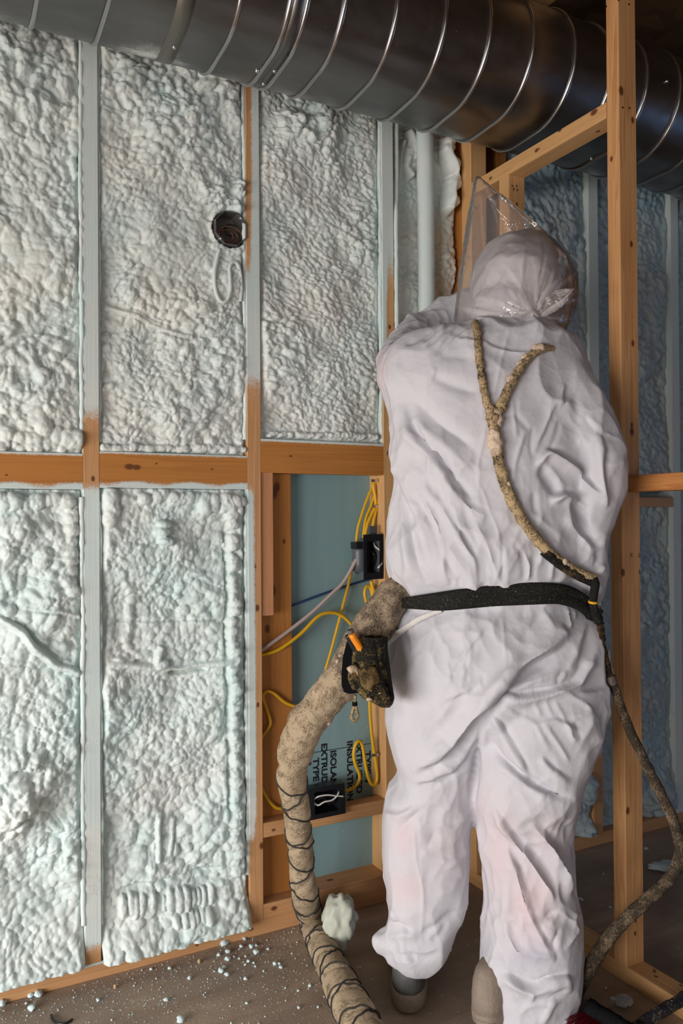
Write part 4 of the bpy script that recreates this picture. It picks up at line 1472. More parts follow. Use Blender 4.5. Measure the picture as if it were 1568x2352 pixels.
for i in range(1500):
    t = rng.random(); a = rng.uniform(-0.9, 0.5)
    p = BA + (BB - BA) * t
    dv = out_dir * math.cos(a) * 1.0 + np.array([0, 0, math.sin(a) * 0.45 - 0.1]) + ax * rng.normal(0, 0.1)
    dv /= np.linalg.norm(dv)
    p0 = p + dv * 0.012; p1 = p + dv * (0.075 + rng.uniform(-0.01, 0.008))
    p1[2] = max(p1[2], 0.002); p0[2] = max(p0[2], 0.002)
    s1 = np.cross(dv, [0, 0, 1]); s1 = s1 / np.linalg.norm(s1) * 0.0007
    s2 = np.cross(dv, s1); s2 = s2 / np.linalg.norm(s2) * 0.0007
    VV += [p0 + s1, p0 - s1 + s2, p0 - s1 - s2, p1 + s1, p1 - s1 + s2, p1 - s1 - s2]
    for q in range(3):
        r_ = (q + 1) % 3
        FF.append((k0 + q, k0 + r_, k0 + 3 + r_, k0 + 3 + q))
    k0 += 6
tag(mesh_obj('bristles', VV, FF, M_RED, BR, smooth=False), 'dense red bristles', None, None, 'stuff')
# ================================================================== the worker
FH = np.array([FWD[0], FWD[1], 0.0]); FH /= np.linalg.norm(FH)
RH = np.array([FH[1], -FH[0], 0.0])


def row_ring(y, xl, xr, d, tb, tf, n=56, e=2.35):
    """horizontal ring of a body section: outline columns xl..xr at picture row y, depth d, half depths tb (back) and tf (front)"""
    C = on_d((xl + xr) / 2, y, d)
    hw = (xr - xl) / 2 * d / F_PX
    th = np.linspace(0, 2 * np.pi, n, endpoint=False)
    c, s = np.cos(th), np.sin(th)
    u = np.sign(c) * np.abs(c) ** (2 / e) * hw
    v = np.sign(s) * np.abs(s) ** (2 / e) * np.where(s < 0, tb, tf)
    return C[None, :] + u[:, None] * RH + v[:, None] * FH


def loft(rows, n=56, e=2.35, sub=4):
    R = np.array(rows, float)
    # smooth interpolation between the measured rows
    Q = resample(np.concatenate([R, np.zeros((len(R), 0))], 1), 1e9) if False else R
    out = []
    m = len(Q)
    for i in range(m - 1):
        p0, p1, p2, p3 = Q[max(i - 1, 0)], Q[i], Q[i + 1], Q[min(i + 2, m - 1)]
        for t in np.linspace(0, 1, sub, endpoint=False):
            out.append(0.5 * (2 * p1 + (p2 - p0) * t + (2 * p0 - 5 * p1 + 4 * p2 - p3) * t * t + (3 * p1 - p0 - 3 * p2 + p3) * t ** 3))
    out.append(Q[-1])
    V = np.concatenate([row_ring(*r, n=n, e=e) for r in out])
    F = [tuple(f) for f in grid_faces(n, len(out), True)]
    F.append(tuple(range(n - 1, -1, -1)))
    F.append(tuple(range((len(out) - 1) * n, len(out) * n)))
    return V, F


def limb(pts, n=16):
    """closed capsule-like tube through (px, py, depth, radius_px) points"""
    P = []
    for a, b, d, r in pts:
        p = on_d(a, b, d)
        P.append((p[0], p[1], p[2], r * d / F_PX))
    parts = []
    V, F, cap, fr = tube_geo(P, 0, n, 0.012)
    parts.append((V, [tuple(f) for f in F] + [tuple(c) for c in cap]))
    for p in (P[0], P[-1]):
        parts.append(sphere_geo(p[:3], p[3] * 0.995, 16, 12))
    return parts


torso = loft([
    (738, 1095, 1245, 1.87, .07, .07), (752, 1020, 1282, 1.86, .095, .09), (766, 960, 1300, 1.855, .108, .10), (785, 912, 1325, 1.85, .12, .115), (820, 878, 1345, 1.84, .130, .13),
    (870, 864, 1360, 1.83, .138, .14), (920, 884, 1370, 1.825, .143, .145), (970, 892, 1372, 1.82, .147, .15), (1030, 894, 1368, 1.815, .150, .15), (1090, 898, 1360, 1.81, .150, .155),
    (1150, 897, 1350, 1.805, .150, .16), (1210, 889, 1345, 1.80, .152, .16), (1265, 883, 1342, 1.80, .154, .16), (1310, 888, 1340, 1.80, .150, .16), (1345, 902, 1338, 1.80, .138, .155), (1372, 917, 1340, 1.80, .124, .15),
    (1392, 920, 1350, 1.80, .122, .15), (1415, 908, 1366, 1.80, .134, .15), (1450, 896, 1378, 1.80, .147, .15), (1500, 886, 1388, 1.80, .156, .15), (1560, 882, 1391, 1.80, .160, .15), (1620, 883, 1389, 1.805, .150, .15),
    (1670, 887, 1382, 1.81, .125, .14), (1705, 930, 1340, 1.81, .08, .11)], n=72, e=2.12)
legL = loft([
    (1560, 884, 1130, 1.82, .135, .13), (1620, 885, 1112, 1.82, .132, .13), (1680, 889, 1107, 1.82, .125, .125), (1740, 901, 1100, 1.825, .118, .12), (1785, 912, 1094, 1.83, .112, .115),
    (1830, 890, 1090, 1.835, .112, .11), (1890, 877, 1081, 1.84, .112, .11), (1960, 877, 1077, 1.84, .112, .11), (2020, 881, 1074, 1.84, .110, .105), (2075, 888, 1066, 1.83, .106, .10),
    (2120, 892, 1050, 1.82, .100, .095), (2160, 884, 1038, 1.815, .096, .09), (2192, 892, 1020, 1.81, .082, .08), (2214, 912, 1002, 1.805, .058, .065)], e=2.4)
legR = loft([
    (1560, 1085, 1388, 1.790, .14, .14), (1640, 1092, 1384, 1.770, .135, .14), (1700, 1091, 1372, 1.765, .128, .13), (1760, 1089, 1350, 1.760, .122, .125), (1820, 1087, 1328, 1.755, .118, .12),
    (1880, 1090, 1314, 1.770, .114, .115), (1950, 1100, 1311, 1.760, .112, .11), (2020, 1109, 1318, 1.750, .112, .11), (2080, 1117, 1327, 1.745, .112, .108), (2130, 1114, 1333, 1.740, .110, .105),
    (2190, 1103, 1336, 1.735, .108, .10), (2245, 1104, 1331, 1.730, .104, .10), (2295, 1114, 1313, 1.725, .098, .095), (2345, 1120, 1309, 1.720, .094, .09), (2385, 1130, 1300, 1.720, .08, .08)], e=2.4)
armL = limb([(925, 852, 1.84, 58), (925, 832, 1.95, 60), (945, 800, 2.06, 58), (985, 765, 2.14, 54), (1035, 732, 2.17, 50), (1090, 705, 2.18, 44), (1140, 695, 2.18, 34)])
armR = limb([(1285, 872, 1.79, 68), (1318, 930, 1.775, 72), (1342, 990, 1.765, 76), (1358, 1050, 1.76, 78), (1360, 1105, 1.76, 76), (1350, 1165, 1.76, 72), (1334, 1225, 1.76, 66), (1326, 1275, 1.76, 66), (1330, 1318, 1.765, 70), (1334, 1334, 1.78, 60)])
foreR = limb([(1332, 1318, 1.78, 64), (1312, 1290, 1.88, 58), (1275, 1262, 1.98, 48), (1235, 1240, 2.06, 38)])
extra = [sphere_geo(on_d(a, b, d), r * d / F_PX, 12, 10) for a, b, d, r in ((876, 2160, 1.80, 17), (884, 2150, 1.81, 20), (892, 2170, 1.79, 22), (903, 2188, 1.785, 17), (920, 2200, 1.775, 17), (945, 2206, 1.77, 17), (972, 2204, 1.775, 17), (1000, 2194, 1.785, 18), (1020, 2190, 1.80, 15), (1030, 2180, 1.82, 14))]
body_co, body_f = remesh([torso, legL, legR] + armL + armR + foreR + extra, 0.0034, 10)

# ---- folds: polylines traced on the suit; 'R' ridge, 'V' valley, 'S' step (right-hand side of travel raised)
FOLDS = [
    ('S', [(930, 925), (946, 978), (957, 1003), (984, 1028), (1018, 1070), (1049, 1120), (1080, 1153), (1104, 1170), (1125, 1180)], 13, 11), ('V', [(955, 990), (1022, 1064), (1055, 1112), (1090, 1148)], 9, 7),
    ('V', [(930, 907), (974, 940), (1013, 978), (1060, 1007), (1095, 1045)], 18, 9), ('R', [(950, 955), (990, 1000), (1040, 1040), (1085, 1085)], 14, 5),
    ('V', [(985, 862), (1041, 885), (1099, 902)], 16, 6), ('V', [(1010, 815), (1080, 820)], 14, 3),
    ('S', [(1066, 745), (1035, 772), (1007, 802)], 6, 4), ('V', [(1034, 749), (1005, 772), (980, 797)], 6, 5), ('V', [(1013, 749), (990, 765), (972, 783)], 6, 5), ('V', [(988, 751), (957, 777), (930, 793)], 7, 5),
    ('R', [(1025, 748), (995, 770), (970, 795)], 5, 3), ('V', [(1055, 748), (1028, 778), (1000, 815)], 6, 4), ('R', [(1078, 750), (1050, 772), (1016, 806)], 5, 3),
    ('R', [(900, 783), (888, 816), (886, 865), (892, 920)], 3.5, 1.8), ('R', [(978, 850), (979, 900), (985, 950)], 3, 1.2), ('S', [(1004, 846), (990, 880)], 4, 2),
    ('S', [(907, 1080), (926, 1137), (942, 1176), (965, 1223), (982, 1290)], 8, -5), ('V', [(930, 1128), (936, 1195), (949, 1262), (965, 1310), (988, 1357)], 8, 6),
    ('R', [(942, 1109), (980, 1162), (1003, 1214), (1018, 1271), (1020, 1315), (1032, 1346)], 8, 5), ('R', [(965, 1109), (1022, 1180), (1060, 1243), (1093, 1290), (1097, 1319)], 9, 6),
    ('V', [(953, 1137), (995, 1210), (1015, 1271), (1049, 1325)], 9, 6), ('V', [(1030, 1185), (1070, 1240), (1099, 1295), (1103, 1325)], 9, 5), ('R', [(1089, 1195), (1118, 1252), (1137, 1310), (1145, 1333)], 8, 4),
    ('V', [(1060, 1120), (1075, 1200), (1110, 1270)], 12, 3), ('R', [(915, 1100), (920, 1180), (935, 1270), (950, 1330)], 9, 4), ('V', [(905, 1150), (908, 1240), (925, 1320)], 10, 3), ('V', [(1037, 1330), (1034, 1350)], 4, 3), ('V', [(1054, 1325), (1053, 1350)], 4, 3), ('V', [(985, 1350), (1000, 1366)], 4, 3),
    ('R', [(1101, 1080), (1099, 1109), (1114, 1137), (1125, 1176), (1139, 1204), (1148, 1252), (1149, 1333)], 3.2, 2.2), ('R', [(1170, 744), (1160, 795), (1148, 839), (1139, 883), (1124, 931)], 3.2, 2), ('R', [(1116, 982), (1107, 1028), (1099, 1062), (1099, 1104)], 3.5, 2.2),
    ('S', [(1050, 772), (1090, 778), (1140, 796), (1200, 804), (1250, 806)], 5, 4),
    ('R', [(1171, 912), (1179, 952), (1186, 1010)], 4, 3), ('R', [(1282, 912), (1263, 952), (1246, 996), (1227, 1027)], 5, 3.5), ('V', [(1274, 950), (1258, 990), (1238, 1022)], 5, 3), ('R', [(1209, 985), (1192, 1029), (1179, 1078), (1183, 1105)], 5, 4), ('V', [(1225, 980), (1219, 1032), (1226, 1050)], 5, 3.5),
    ('S', [(1303, 879), (1296, 910), (1288, 937)], 6, 4), ('V', [(1180, 950), (1215, 985)], 6, 3), ('V', [(1290, 960), (1278, 1000), (1266, 1030)], 5, 3),
    ('S', [(1227, 1067), (1248, 1036), (1265, 1036), (1303, 1059), (1332, 1084), (1389, 1140)], 9, 11), ('R', [(1230, 1075), (1250, 1045), (1268, 1044), (1305, 1068), (1338, 1096)], 8, 6), ('V', [(1262, 1026), (1305, 1048), (1340, 1078)], 7, 5),
    ('S', [(1246, 1066), (1272, 1094), (1292, 1128)], 8, -8), ('V', [(1238, 1080), (1262, 1110), (1280, 1138)], 12, 8),
    ('S', [(1263, 1147), (1290, 1130), (1320, 1142), (1351, 1163)], 8, 10), ('R', [(1265, 1152), (1288, 1140), (1294, 1136)], 7, 7), ('R', [(1292, 1132), (1307, 1170), (1307, 1204), (1334, 1233), (1353, 1250), (1357, 1275)], 9, 9),
    ('V', [(1305, 1150), (1332, 1199), (1360, 1235), (1378, 1256)], 13, 16), ('V', [(1320, 1150), (1350, 1180)], 10, 8), ('S', [(1227, 1187), (1242, 1202), (1288, 1237)], 8, -5), ('V', [(1225, 1130), (1232, 1180)], 9, 5),
    ('R', [(1357, 1270), (1340, 1292), (1316, 1304)], 7, 5), ('R', [(1387, 1298), (1376, 1316)], 6, 5), ('V', [(1370, 1262), (1374, 1290), (1352, 1312)], 9, 6),
    ('R', [(1387, 1065), (1414, 1069), (1437, 1057)], 4, 3), ('S', [(1382, 1000), (1385, 1057), (1389, 1105), (1400, 1163)], 8, 12), ('V', [(1394, 1020), (1396, 1060)], 9, 9), ('R', [(1378, 992), (1400, 998), (1425, 1010)], 4, 3), ('V', [(1405, 1090), (1415, 1150)], 9, 4), ('S', [(1345, 955), (1378, 992)], 8, -4),
    ('V', [(1154, 1239), (1153, 1336)], 5, 3), ('R', [(1205, 1271), (1217, 1310), (1209, 1336)], 5, 4), ('V', [(1180, 1250), (1206, 1290), (1203, 1334)], 7, 4), ('R', [(1247, 1252), (1240, 1300)], 6, 3), ('R', [(1272, 1271), (1265, 1331)], 5, 4), ('R', [(1303, 1319), (1276, 1338)], 4, 3), ('V', [(1230, 1275), (1224, 1330)], 7, 4),
    # hips
    ('V', [(917, 1440), (927, 1465), (942, 1476)], 6, 5), ('S', [(1114, 1450), (1070, 1501), (1032, 1547)], 5, 3), ('S', [(994, 1450), (944, 1509)], 5, 2.5), ('S', [(1109, 1572), (1051, 1599), (1013, 1620)], 7, 3.5), ('V', [(1070, 1510), (1074, 1572)], 4, 2), ('V', [(1108, 1548), (1110, 1578)], 4, 2.5), ('S', [(1028, 1512), (1040, 1572)], 4, 1.6),
    ('S', [(1314, 1444), (1291, 1478), (1253, 1505), (1207, 1532), (1163, 1570), (1129, 1612), (1114, 1628), (1070, 1681), (1032, 1723), (994, 1754), (952, 1781)], 15, 19), ('V', [(1300, 1490), (1215, 1545), (1170, 1582), (1136, 1620), (1082, 1690), (1042, 1735)], 11, 9),
    ('S', [(1095, 1702), (1051, 1758), (998, 1790), (952, 1803)], 9, 7), ('V', [(1085, 1730), (1040, 1780), (990, 1810)], 9, 5), ('V', [(1108, 1640), (1103, 1689), (1088, 1775), (1086, 1840)], 6, 12), ('R', [(1000, 1770), (1040, 1740)], 6, 3),
    ('S', [(1148, 1592), (1192, 1598), (1268, 1584), (1314, 1568), (1331, 1545), (1364, 1478)], 9, 11), ('V', [(1148, 1588), (1192, 1593), (1262, 1580)], 5, 8), ('R', [(1196, 1572), (1240, 1560), (1286, 1543)], 7, 5), ('V', [(1263, 1526), (1215, 1543), (1192, 1572)], 7, 5), ('R', [(1230, 1580), (1280, 1565), (1300, 1540)], 6, 4),
    ('V', [(1290, 1545), (1276, 1570)], 6, 5), ('S', [(1111, 1633), (1142, 1652), (1163, 1685), (1192, 1735), (1224, 1796)], 9, 7), ('V', [(1115, 1683), (1148, 1738), (1177, 1761), (1222, 1796), (1261, 1817), (1314, 1832)], 12, 12), ('S', [(1140, 1735), (1177, 1768), (1222, 1802), (1261, 1824), (1310, 1840)], 8, 6),
    ('R', [(1152, 1612), (1177, 1637), (1228, 1664), (1245, 1695), (1263, 1723)], 5, 4), ('S', [(1226, 1662), (1272, 1650), (1301, 1660), (1343, 1679)], 6, 5), ('R', [(1247, 1660), (1284, 1712), (1309, 1754)], 5, 5), ('S', [(1245, 1737), (1268, 1762), (1291, 1781), (1309, 1784)], 7, 7),
    ('R', [(1265, 1582), (1320, 1603), (1356, 1631), (1310, 1650)], 5, 5), ('R', [(1249, 1600), (1260, 1630), (1272, 1650)], 4, 3), ('R', [(1272, 1608), (1290, 1640), (1304, 1670), (1320, 1702)], 4, 3), ('R', [(1224, 1608), (1242, 1648)], 4, 3), ('R', [(1300, 1660), (1318, 1700), (1330, 1690)], 5, 4), ('V', [(1320, 1660), (1335, 1695)], 6, 5),
    ('V', [(1356, 1444), (1339, 1497), (1320, 1532)], 10, 7), ('R', [(1345, 1430), (1326, 1490), (1300, 1540)], 9, 4), ('R', [(1307, 1394), (1311, 1424), (1309, 1446)], 5, 5), ('R', [(1322, 1396), (1322, 1415), (1310, 1443)], 5, 4), ('V', [(1250, 1409), (1217, 1443), (1202, 1472)], 14, 6), ('V', [(1200, 1400), (1204, 1420)], 5, 3), ('V', [(1252, 1390), (1256, 1410)], 5, 3),
    ('V', [(1315, 1400), (1318, 1440)], 5, 4), ('R', [(1155, 1395), (1158, 1480), (1163, 1570)], 3, 1.8), ('V', [(1215, 1480), (1195, 1520), (1172, 1545)], 10, 4),
    # left leg
    ('V', [(969, 1851), (932, 1890), (907, 1926)], 16, 7), ('S', [(886, 1859), (911, 1867), (955, 1850)], 8, 5), ('V', [(1003, 1907), (990, 1930), (980, 1955)], 14, 5), ('S', [(984, 1970), (1041, 1972), (1072, 1949)], 6, 3), ('R', [(949, 1890), (957, 1984), (972, 2047), (969, 2127), (969, 2175)], 3.5, 2),
    ('V', [(1059, 2089), (984, 2138), (965, 2154)], 10, 7), ('V', [(907, 2104), (927, 2125), (944, 2144)], 8, 7), ('S', [(890, 2188), (934, 2190), (974, 2198), (1009, 2182)], 6, -4), ('R', [(1043, 1890), (1072, 1880)], 6, 3), ('R', [(905, 2090), (912, 2110)], 6, 4), ('R', [(1020, 1990), (1055, 1990), (1060, 2020)], 8, 4),
    ('V', [(990, 2165), (1010, 2150), (1030, 2120)], 8, 5), ('R', [(895, 2160), (930, 2145), (960, 2160)], 12, 5), ('V', [(940, 2195), (955, 2212)], 5, 4),
    # right leg
    ('S', [(1133, 1844), (1162, 1892), (1194, 1936), (1219, 1966), (1242, 1999), (1273, 2050), (1277, 2080)], 9, 9), ('S', [(1164, 1936), (1191, 1993), (1208, 2050), (1219, 2089), (1242, 2137), (1277, 2203)], 9, 8), ('S', [(1227, 1886), (1280, 1949), (1309, 2008), (1319, 2043), (1317, 2062)], 11, 13),
    ('V', [(1208, 1936), (1242, 1974), (1269, 2012), (1277, 2031)], 9, 7), ('S', [(1282, 2098), (1264, 2112), (1246, 2123)], 6, -6), ('R', [(1282, 2087), (1309, 2112), (1330, 2137), (1310, 2165), (1296, 2186)], 6, 5), ('S', [(1166, 2117), (1185, 2165), (1202, 2184), (1261, 2190)], 8, 6), ('R', [(1204, 2094), (1198, 2130), (1194, 2156)], 5, 4),
    ('R', [(1185, 2077), (1200, 2095)], 5, 3), ('S', [(1156, 2233), (1190, 2255), (1223, 2267), (1260, 2250), (1302, 2239)], 9, 12), ('V', [(1160, 2230), (1190, 2246), (1223, 2258), (1262, 2242)], 8, 7), ('R', [(1223, 2272), (1219, 2303)], 5, 5), ('R', [(1192, 2335), (1219, 2310), (1286, 2297)], 5, 4), ('V', [(1127, 2123), (1140, 2165), (1154, 2203)], 8, 6),
    ('R', [(1122, 2220), (1136, 2208), (1154, 2210), (1160, 2225)], 5, 5), ('R', [(1194, 2178), (1235, 2186), (1275, 2203)], 5, 4), ('V', [(1280, 2130), (1270, 2180)], 8, 5), ('V', [(1285, 1990), (1290, 2040), (1300, 2075)], 8, 6), ('R', [(1325, 2095), (1318, 2120)], 8, 4), ('S', [(1302, 2239), (1312, 2275)], 7, 5),
    ('R', [(1245, 1905), (1270, 1960), (1277, 1995)], 5, 4), ('V', [(1300, 1880), (1312, 1960)], 12, 5), ('R', [(1270, 2290), (1255, 2330), (1240, 2352)], 6, 4), ('R', [(1170, 2260), (1180, 2300)], 6, 3), ('V', [(1140, 2260), (1150, 2310)], 8, 4),
]


def apply_folds(co, f, folds, gain=1.0, dmax=0.05, cell=7.0, want_crease=False):
    N = vert_normals(co, f)
    N = lap_smooth(N, f, 8)
    N /= np.linalg.norm(N, axis=1)[:, None] + 1e-9
    px, py, d = project(co)
    view = CAMP - co
    view /= np.linalg.norm(view, axis=1)[:, None]
    facing = (N * view).sum(1)
    gi = np.clip((px / cell).astype(int), 0, 400); gj = np.clip((py / cell).astype(int), 0, 500)
    zb = np.full((401, 501), 99.0)
    np.minimum.at(zb, (gi, gj), d)
    vis = sst(facing, 0.02, 0.3) * (d < zb[gi, gj] + dmax)
    disp = np.zeros(len(co))
    for typ, poly, w, a in folds:
        P = np.array(poly, float)
        if len(P) > 2:
            P = resample(np.concatenate([P, np.zeros((len(P), 1))], 1), 9.0)[:, :2]
        lo = P.min(0) - 3.2 * w; hi = P.max(0) + 3.2 * w
        m = np.where((px > lo[0]) & (px < hi[0]) & (py > lo[1]) & (py < hi[1]) & (vis > 0))[0]
        if len(m) == 0:
            continue
        X, Yv = px[m], py[m]
        best = np.full(len(m), 1e9); sg = np.zeros(len(m)); tt = np.zeros(len(m))
        L = np.concatenate([[0], np.cumsum(np.linalg.norm(np.diff(P, axis=0), axis=1))])
        for i in range(len(P) - 1):
            ax_, ay_ = P[i]; bx, by = P[i + 1]
            tx, ty = bx - ax_, by - ay_
            l = math.hypot(tx, ty) + 1e-9
            tx /= l; ty /= l
            s = (X - ax_) * tx + (Yv - ay_) * ty
            sc = np.clip(s, 0, l)
            dx = X - ax_ - sc * tx; dy = Yv - ay_ - sc * ty
            dd = np.hypot(dx, dy)
            u = dd < best
            best = np.where(u, dd, best)
            sg = np.where(u, -dx * ty + dy * tx, sg)
            tt = np.where(u, (L[i] + sc) / L[-1], tt)
        env = np.clip(np.minimum(tt, 1 - tt) * 5, 0, 1) ** 0.7
        q = best / w
        if typ == 'R':
            v = a * (0.55 * np.exp(-2.2 * q) + 0.45 * np.exp(-q * q))
        elif typ == 'V':
            v = -0.8 * a * (0.55 * np.exp(-2.2 * q) + 0.45 * np.exp(-q * q))
        else:
            sd = np.clip(sg, -best, best) / w
            v = a * 1.15 * np.where(sd > 0, np.tanh(np.abs(sd) * 1.7) * np.exp(-0.28 * q ** 2), -0.38 * np.tanh(np.abs(sd) * 1.7) * np.exp(-0.8 * q ** 2))
        disp[m] += v * env * 0.001 * gain * vis[m]
    e_ = np.concatenate([f[:, [0, 1]], f[:, [1, 2]], f[:, [2, 3]], f[:, [3, 0]]])
    dg_ = np.maximum(np.bincount(e_.ravel(), minlength=len(co)), 1)
    for _ in range(1):
        disp = 0.45 * disp + 0.55 * (np.bincount(e_[:, 0], disp[e_[:, 1]], len(co)) + np.bincount(e_[:, 1], disp[e_[:, 0]], len(co))) / dg_
    if want_crease:
        return co + N * disp[:, None], np.abs(disp)
    return co + N * disp[:, None]


body_co = apply_folds(body_co, body_f, FOLDS, 1.65, 9.0)
body_co = lap_smooth(body_co, body_f, 2, 0.5)
# crumpling of the thin non-woven cloth
Nn = vert_normals(body_co, body_f)
wq = body_co + (np.stack([vnoise3(body_co, 14, 301), vnoise3(body_co, 14, 302), vnoise3(body_co, 14, 303)], 1) - 0.5) * 0.05
msk = vnoise3(body_co, 6.0, 307); msk2 = vnoise3(body_co, 8.0, 308)
sq = np.array([1.0, 1.0, 0.62])
w1 = worley3(wq * sq, 0.075, 320); w2 = worley3(wq * sq + 0.3, 0.034, 330)
body_co = body_co + Nn * (0.0150 * (w1 - 0.35) * (0.35 + sst(msk, 0.3, 0.7)) + 0.0090 * (w2 - 0.3) * sst(msk2, 0.35, 0.7))[:, None]
body_co = lap_smooth(body_co, body_f, 1, 0.35)
bpx_, bpy_, bd = project(body_co)
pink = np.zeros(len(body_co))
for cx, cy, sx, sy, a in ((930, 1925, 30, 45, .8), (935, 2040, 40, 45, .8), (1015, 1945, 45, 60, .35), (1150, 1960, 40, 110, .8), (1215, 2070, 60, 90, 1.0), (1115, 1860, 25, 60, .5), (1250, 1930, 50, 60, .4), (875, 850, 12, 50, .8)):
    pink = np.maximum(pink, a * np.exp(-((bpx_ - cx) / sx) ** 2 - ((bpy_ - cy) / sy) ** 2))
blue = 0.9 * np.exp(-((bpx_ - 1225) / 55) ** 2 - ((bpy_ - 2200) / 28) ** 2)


def make_suit_mat(name, col):
    k = NB(name)
    c = k.mix(k.noise(k.obj, 6, 3), [x * 0.96 for x in col], col)
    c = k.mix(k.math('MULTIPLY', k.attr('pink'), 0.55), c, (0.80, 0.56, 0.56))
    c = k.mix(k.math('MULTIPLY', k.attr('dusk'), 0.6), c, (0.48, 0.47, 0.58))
    g = k.voronoi(k.obj, 900, 'F1', 0, 0.3)
    wv_ = k.n('ShaderNodeVectorMath', operation='ADD')
    k.link(k.obj, wv_.inputs[0])
    wn = k.n('ShaderNodeTexNoise'); wn.inputs['Scale'].default_value = 9
    k.link(k.obj, wn.inputs['Vector'])
    ws = k.n('ShaderNodeVectorMath', operation='SCALE'); ws.inputs['Scale'].default_value = 0.05
    k.link(wn.outputs['Color'], ws.inputs[0]); k.link(ws.outputs[0], wv_.inputs[1])
    v1 = k.voronoi(wv_.outputs[0], 34, 'F1', 0); v2 = k.voronoi(wv_.outputs[0], 80, 'F1', 0)
    rr = k.math('ADD', k.math('POWER', v1, 2.0), k.math('MULTIPLY', k.math('POWER', v2, 2.0), 0.35))
    n1 = k.bump(rr, 0.30, 0.004)
    n2 = k.bump(g, 0.22, 0.0006, n1)
    m = k.done(c, 0.62, 0, n2, 0.25)
    # a little light passes through the thin cloth
    tr = k.n('ShaderNodeBsdfTranslucent')
    k.link(c, tr.inputs[0])
    mx = k.n('ShaderNodeMixShader'); mx.inputs[0].default_value = 0.12
    k.link(k.b.outputs[0], mx.inputs[1]); k.link(tr.outputs[0], mx.inputs[2])
    k.link(mx.outputs[0], k.out.inputs[0])
    return m


M_SUIT = make_suit_mat('white_coverall_cloth', (0.695, 0.68, 0.725))
pc = on_z(1100, 2330, 0.0)
PERSON = empty('person', (pc[0], pc[1], 0.0), 'person in a white hooded coverall, seen from behind, facing the foam wall', 'person')
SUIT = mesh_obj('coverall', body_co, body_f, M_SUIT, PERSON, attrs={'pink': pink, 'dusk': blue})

_zb = np.full((1600 // 4 + 2, 2400 // 4 + 2), 99.0)
_gi = np.clip((bpx_ / 4).astype(int), 0, 400); _gj = np.clip((bpy_ / 4).astype(int), 0, 600)
np.minimum.at(_zb, (_gi, _gj), bd)


def body_depth(px, py):
    i, j = int(px / 4), int(py / 4)
    return float(np.median(_zb[i - 1:i + 2, j - 1:j + 2]))


# ---- hood and head
hood = [
    sphere_geo(on_d(1178, 655, 1.925), 1.0, 32, 24, (90 * 1.9 / F_PX, 0.115, 122 * 1.9 / F_PX)),
    sphere_geo(on_d(1205, 606, 1.91), 1.0, 24, 18, (60 * 1.9 / F_PX, 0.09, 76 * 1.9 / F_PX)),
    sphere_geo(on_d(1165, 715, 1.89), 1.0, 24, 18, (86 * 1.9 / F_PX, 0.085, 62 * 1.9 / F_PX)),
    sphere_geo(on_d(1195, 760, 1.86), 1.0, 24, 18, (88 * 1.87 / F_PX, 0.075, 42 * 1.9 / F_PX))]
hco, hf = remesh(hood, 0.0036, 14)
hco = apply_folds(hco, hf, [
    ('R', [(1207, 552), (1203, 600), (1196, 660), (1192, 700)], 4, 4), ('R', [(1238, 545), (1242, 580), (1236, 620), (1220, 665)], 5, 4), ('V', [(1246, 550), (1250, 590), (1240, 640)], 5, 4), ('R', [(1207, 552), (1232, 572), (1256, 588)], 4, 3),
    ('S', [(1095, 735), (1140, 728), (1190, 722), (1230, 730)], 7, 3.5), ('R', [(1120, 745), (1170, 736), (1210, 745)], 7, 3), ('R', [(1175, 735), (1205, 760), (1235, 785)], 6, 5), ('V', [(1165, 742), (1190, 772), (1220, 795)], 6, 6), ('R', [(1150, 760), (1185, 780), (1240, 790)], 6, 5),
    ('V', [(1110, 755), (1150, 772), (1200, 790)], 7, 5), ('R', [(1195, 750), (1190, 775)], 4, 4), ('S', [(1105, 690), (1150, 640), (1180, 560)], 12, 4), ('V', [(1215, 690), (1212, 640)], 6, 3), ('R', [(1225, 700), (1236, 650), (1240, 600)], 5, 3)], 1.0)
hn = vert_normals(hco, hf)
hr = 1 - np.abs(2 * vnoise3(hco, 30, 401) - 1)
hco = hco + hn * (hr ** 4 * 0.003)[:, None]
mesh_obj('hood', hco, hf, M_SUIT, PERSON)
M_SKIN = simple_mat('skin', (0.55, 0.33, 0.24), 0.5)
hc = on_d(1190, 660, 1.99)
fdir = FH
face = [sphere_geo(hc, 1.0, 24, 18, (0.072, 0.085, 0.11)), sphere_geo(hc + fdir * 0.088 + np.array([0, 0, -0.012]), 0.016, 10, 8, (0.8, 1.0, 1.5)), sphere_geo(hc + fdir * 0.062 + np.array([0, 0, -0.085]), 0.03, 12, 8),
        sphere_geo(hc + fdir * 0.068 + np.array([0, 0, 0.035]), 1.0, 12, 8, (0.05, 0.02, 0.018)), sphere_geo(hc + fdir * 0.08 + np.array([0, 0, -0.052]), 1.0, 12, 8, (0.024, 0.012, 0.010))]
fco, ff = remesh(face, 0.005, 5)
HEAD = mesh_obj('head', fco, ff, M_SKIN, PERSON)
for s in (-1, 1):
    V, F = sphere_geo(hc + fdir * 0.078 + RH * 0.031 * s + np.array([0, 0, 0.012]), 0.012, 12, 8)
    mesh_obj('eye', V, F, simple_mat('eye_white_%d' % (s + 1), (0.75, 0.73, 0.7), 0.2), HEAD)


# ---- gloved hands, closed round the spray gun out of sight
M_GLOVE = simple_mat('dark_glove', (0.05, 0.05, 0.055), 0.6, 0, 0.3, 200)


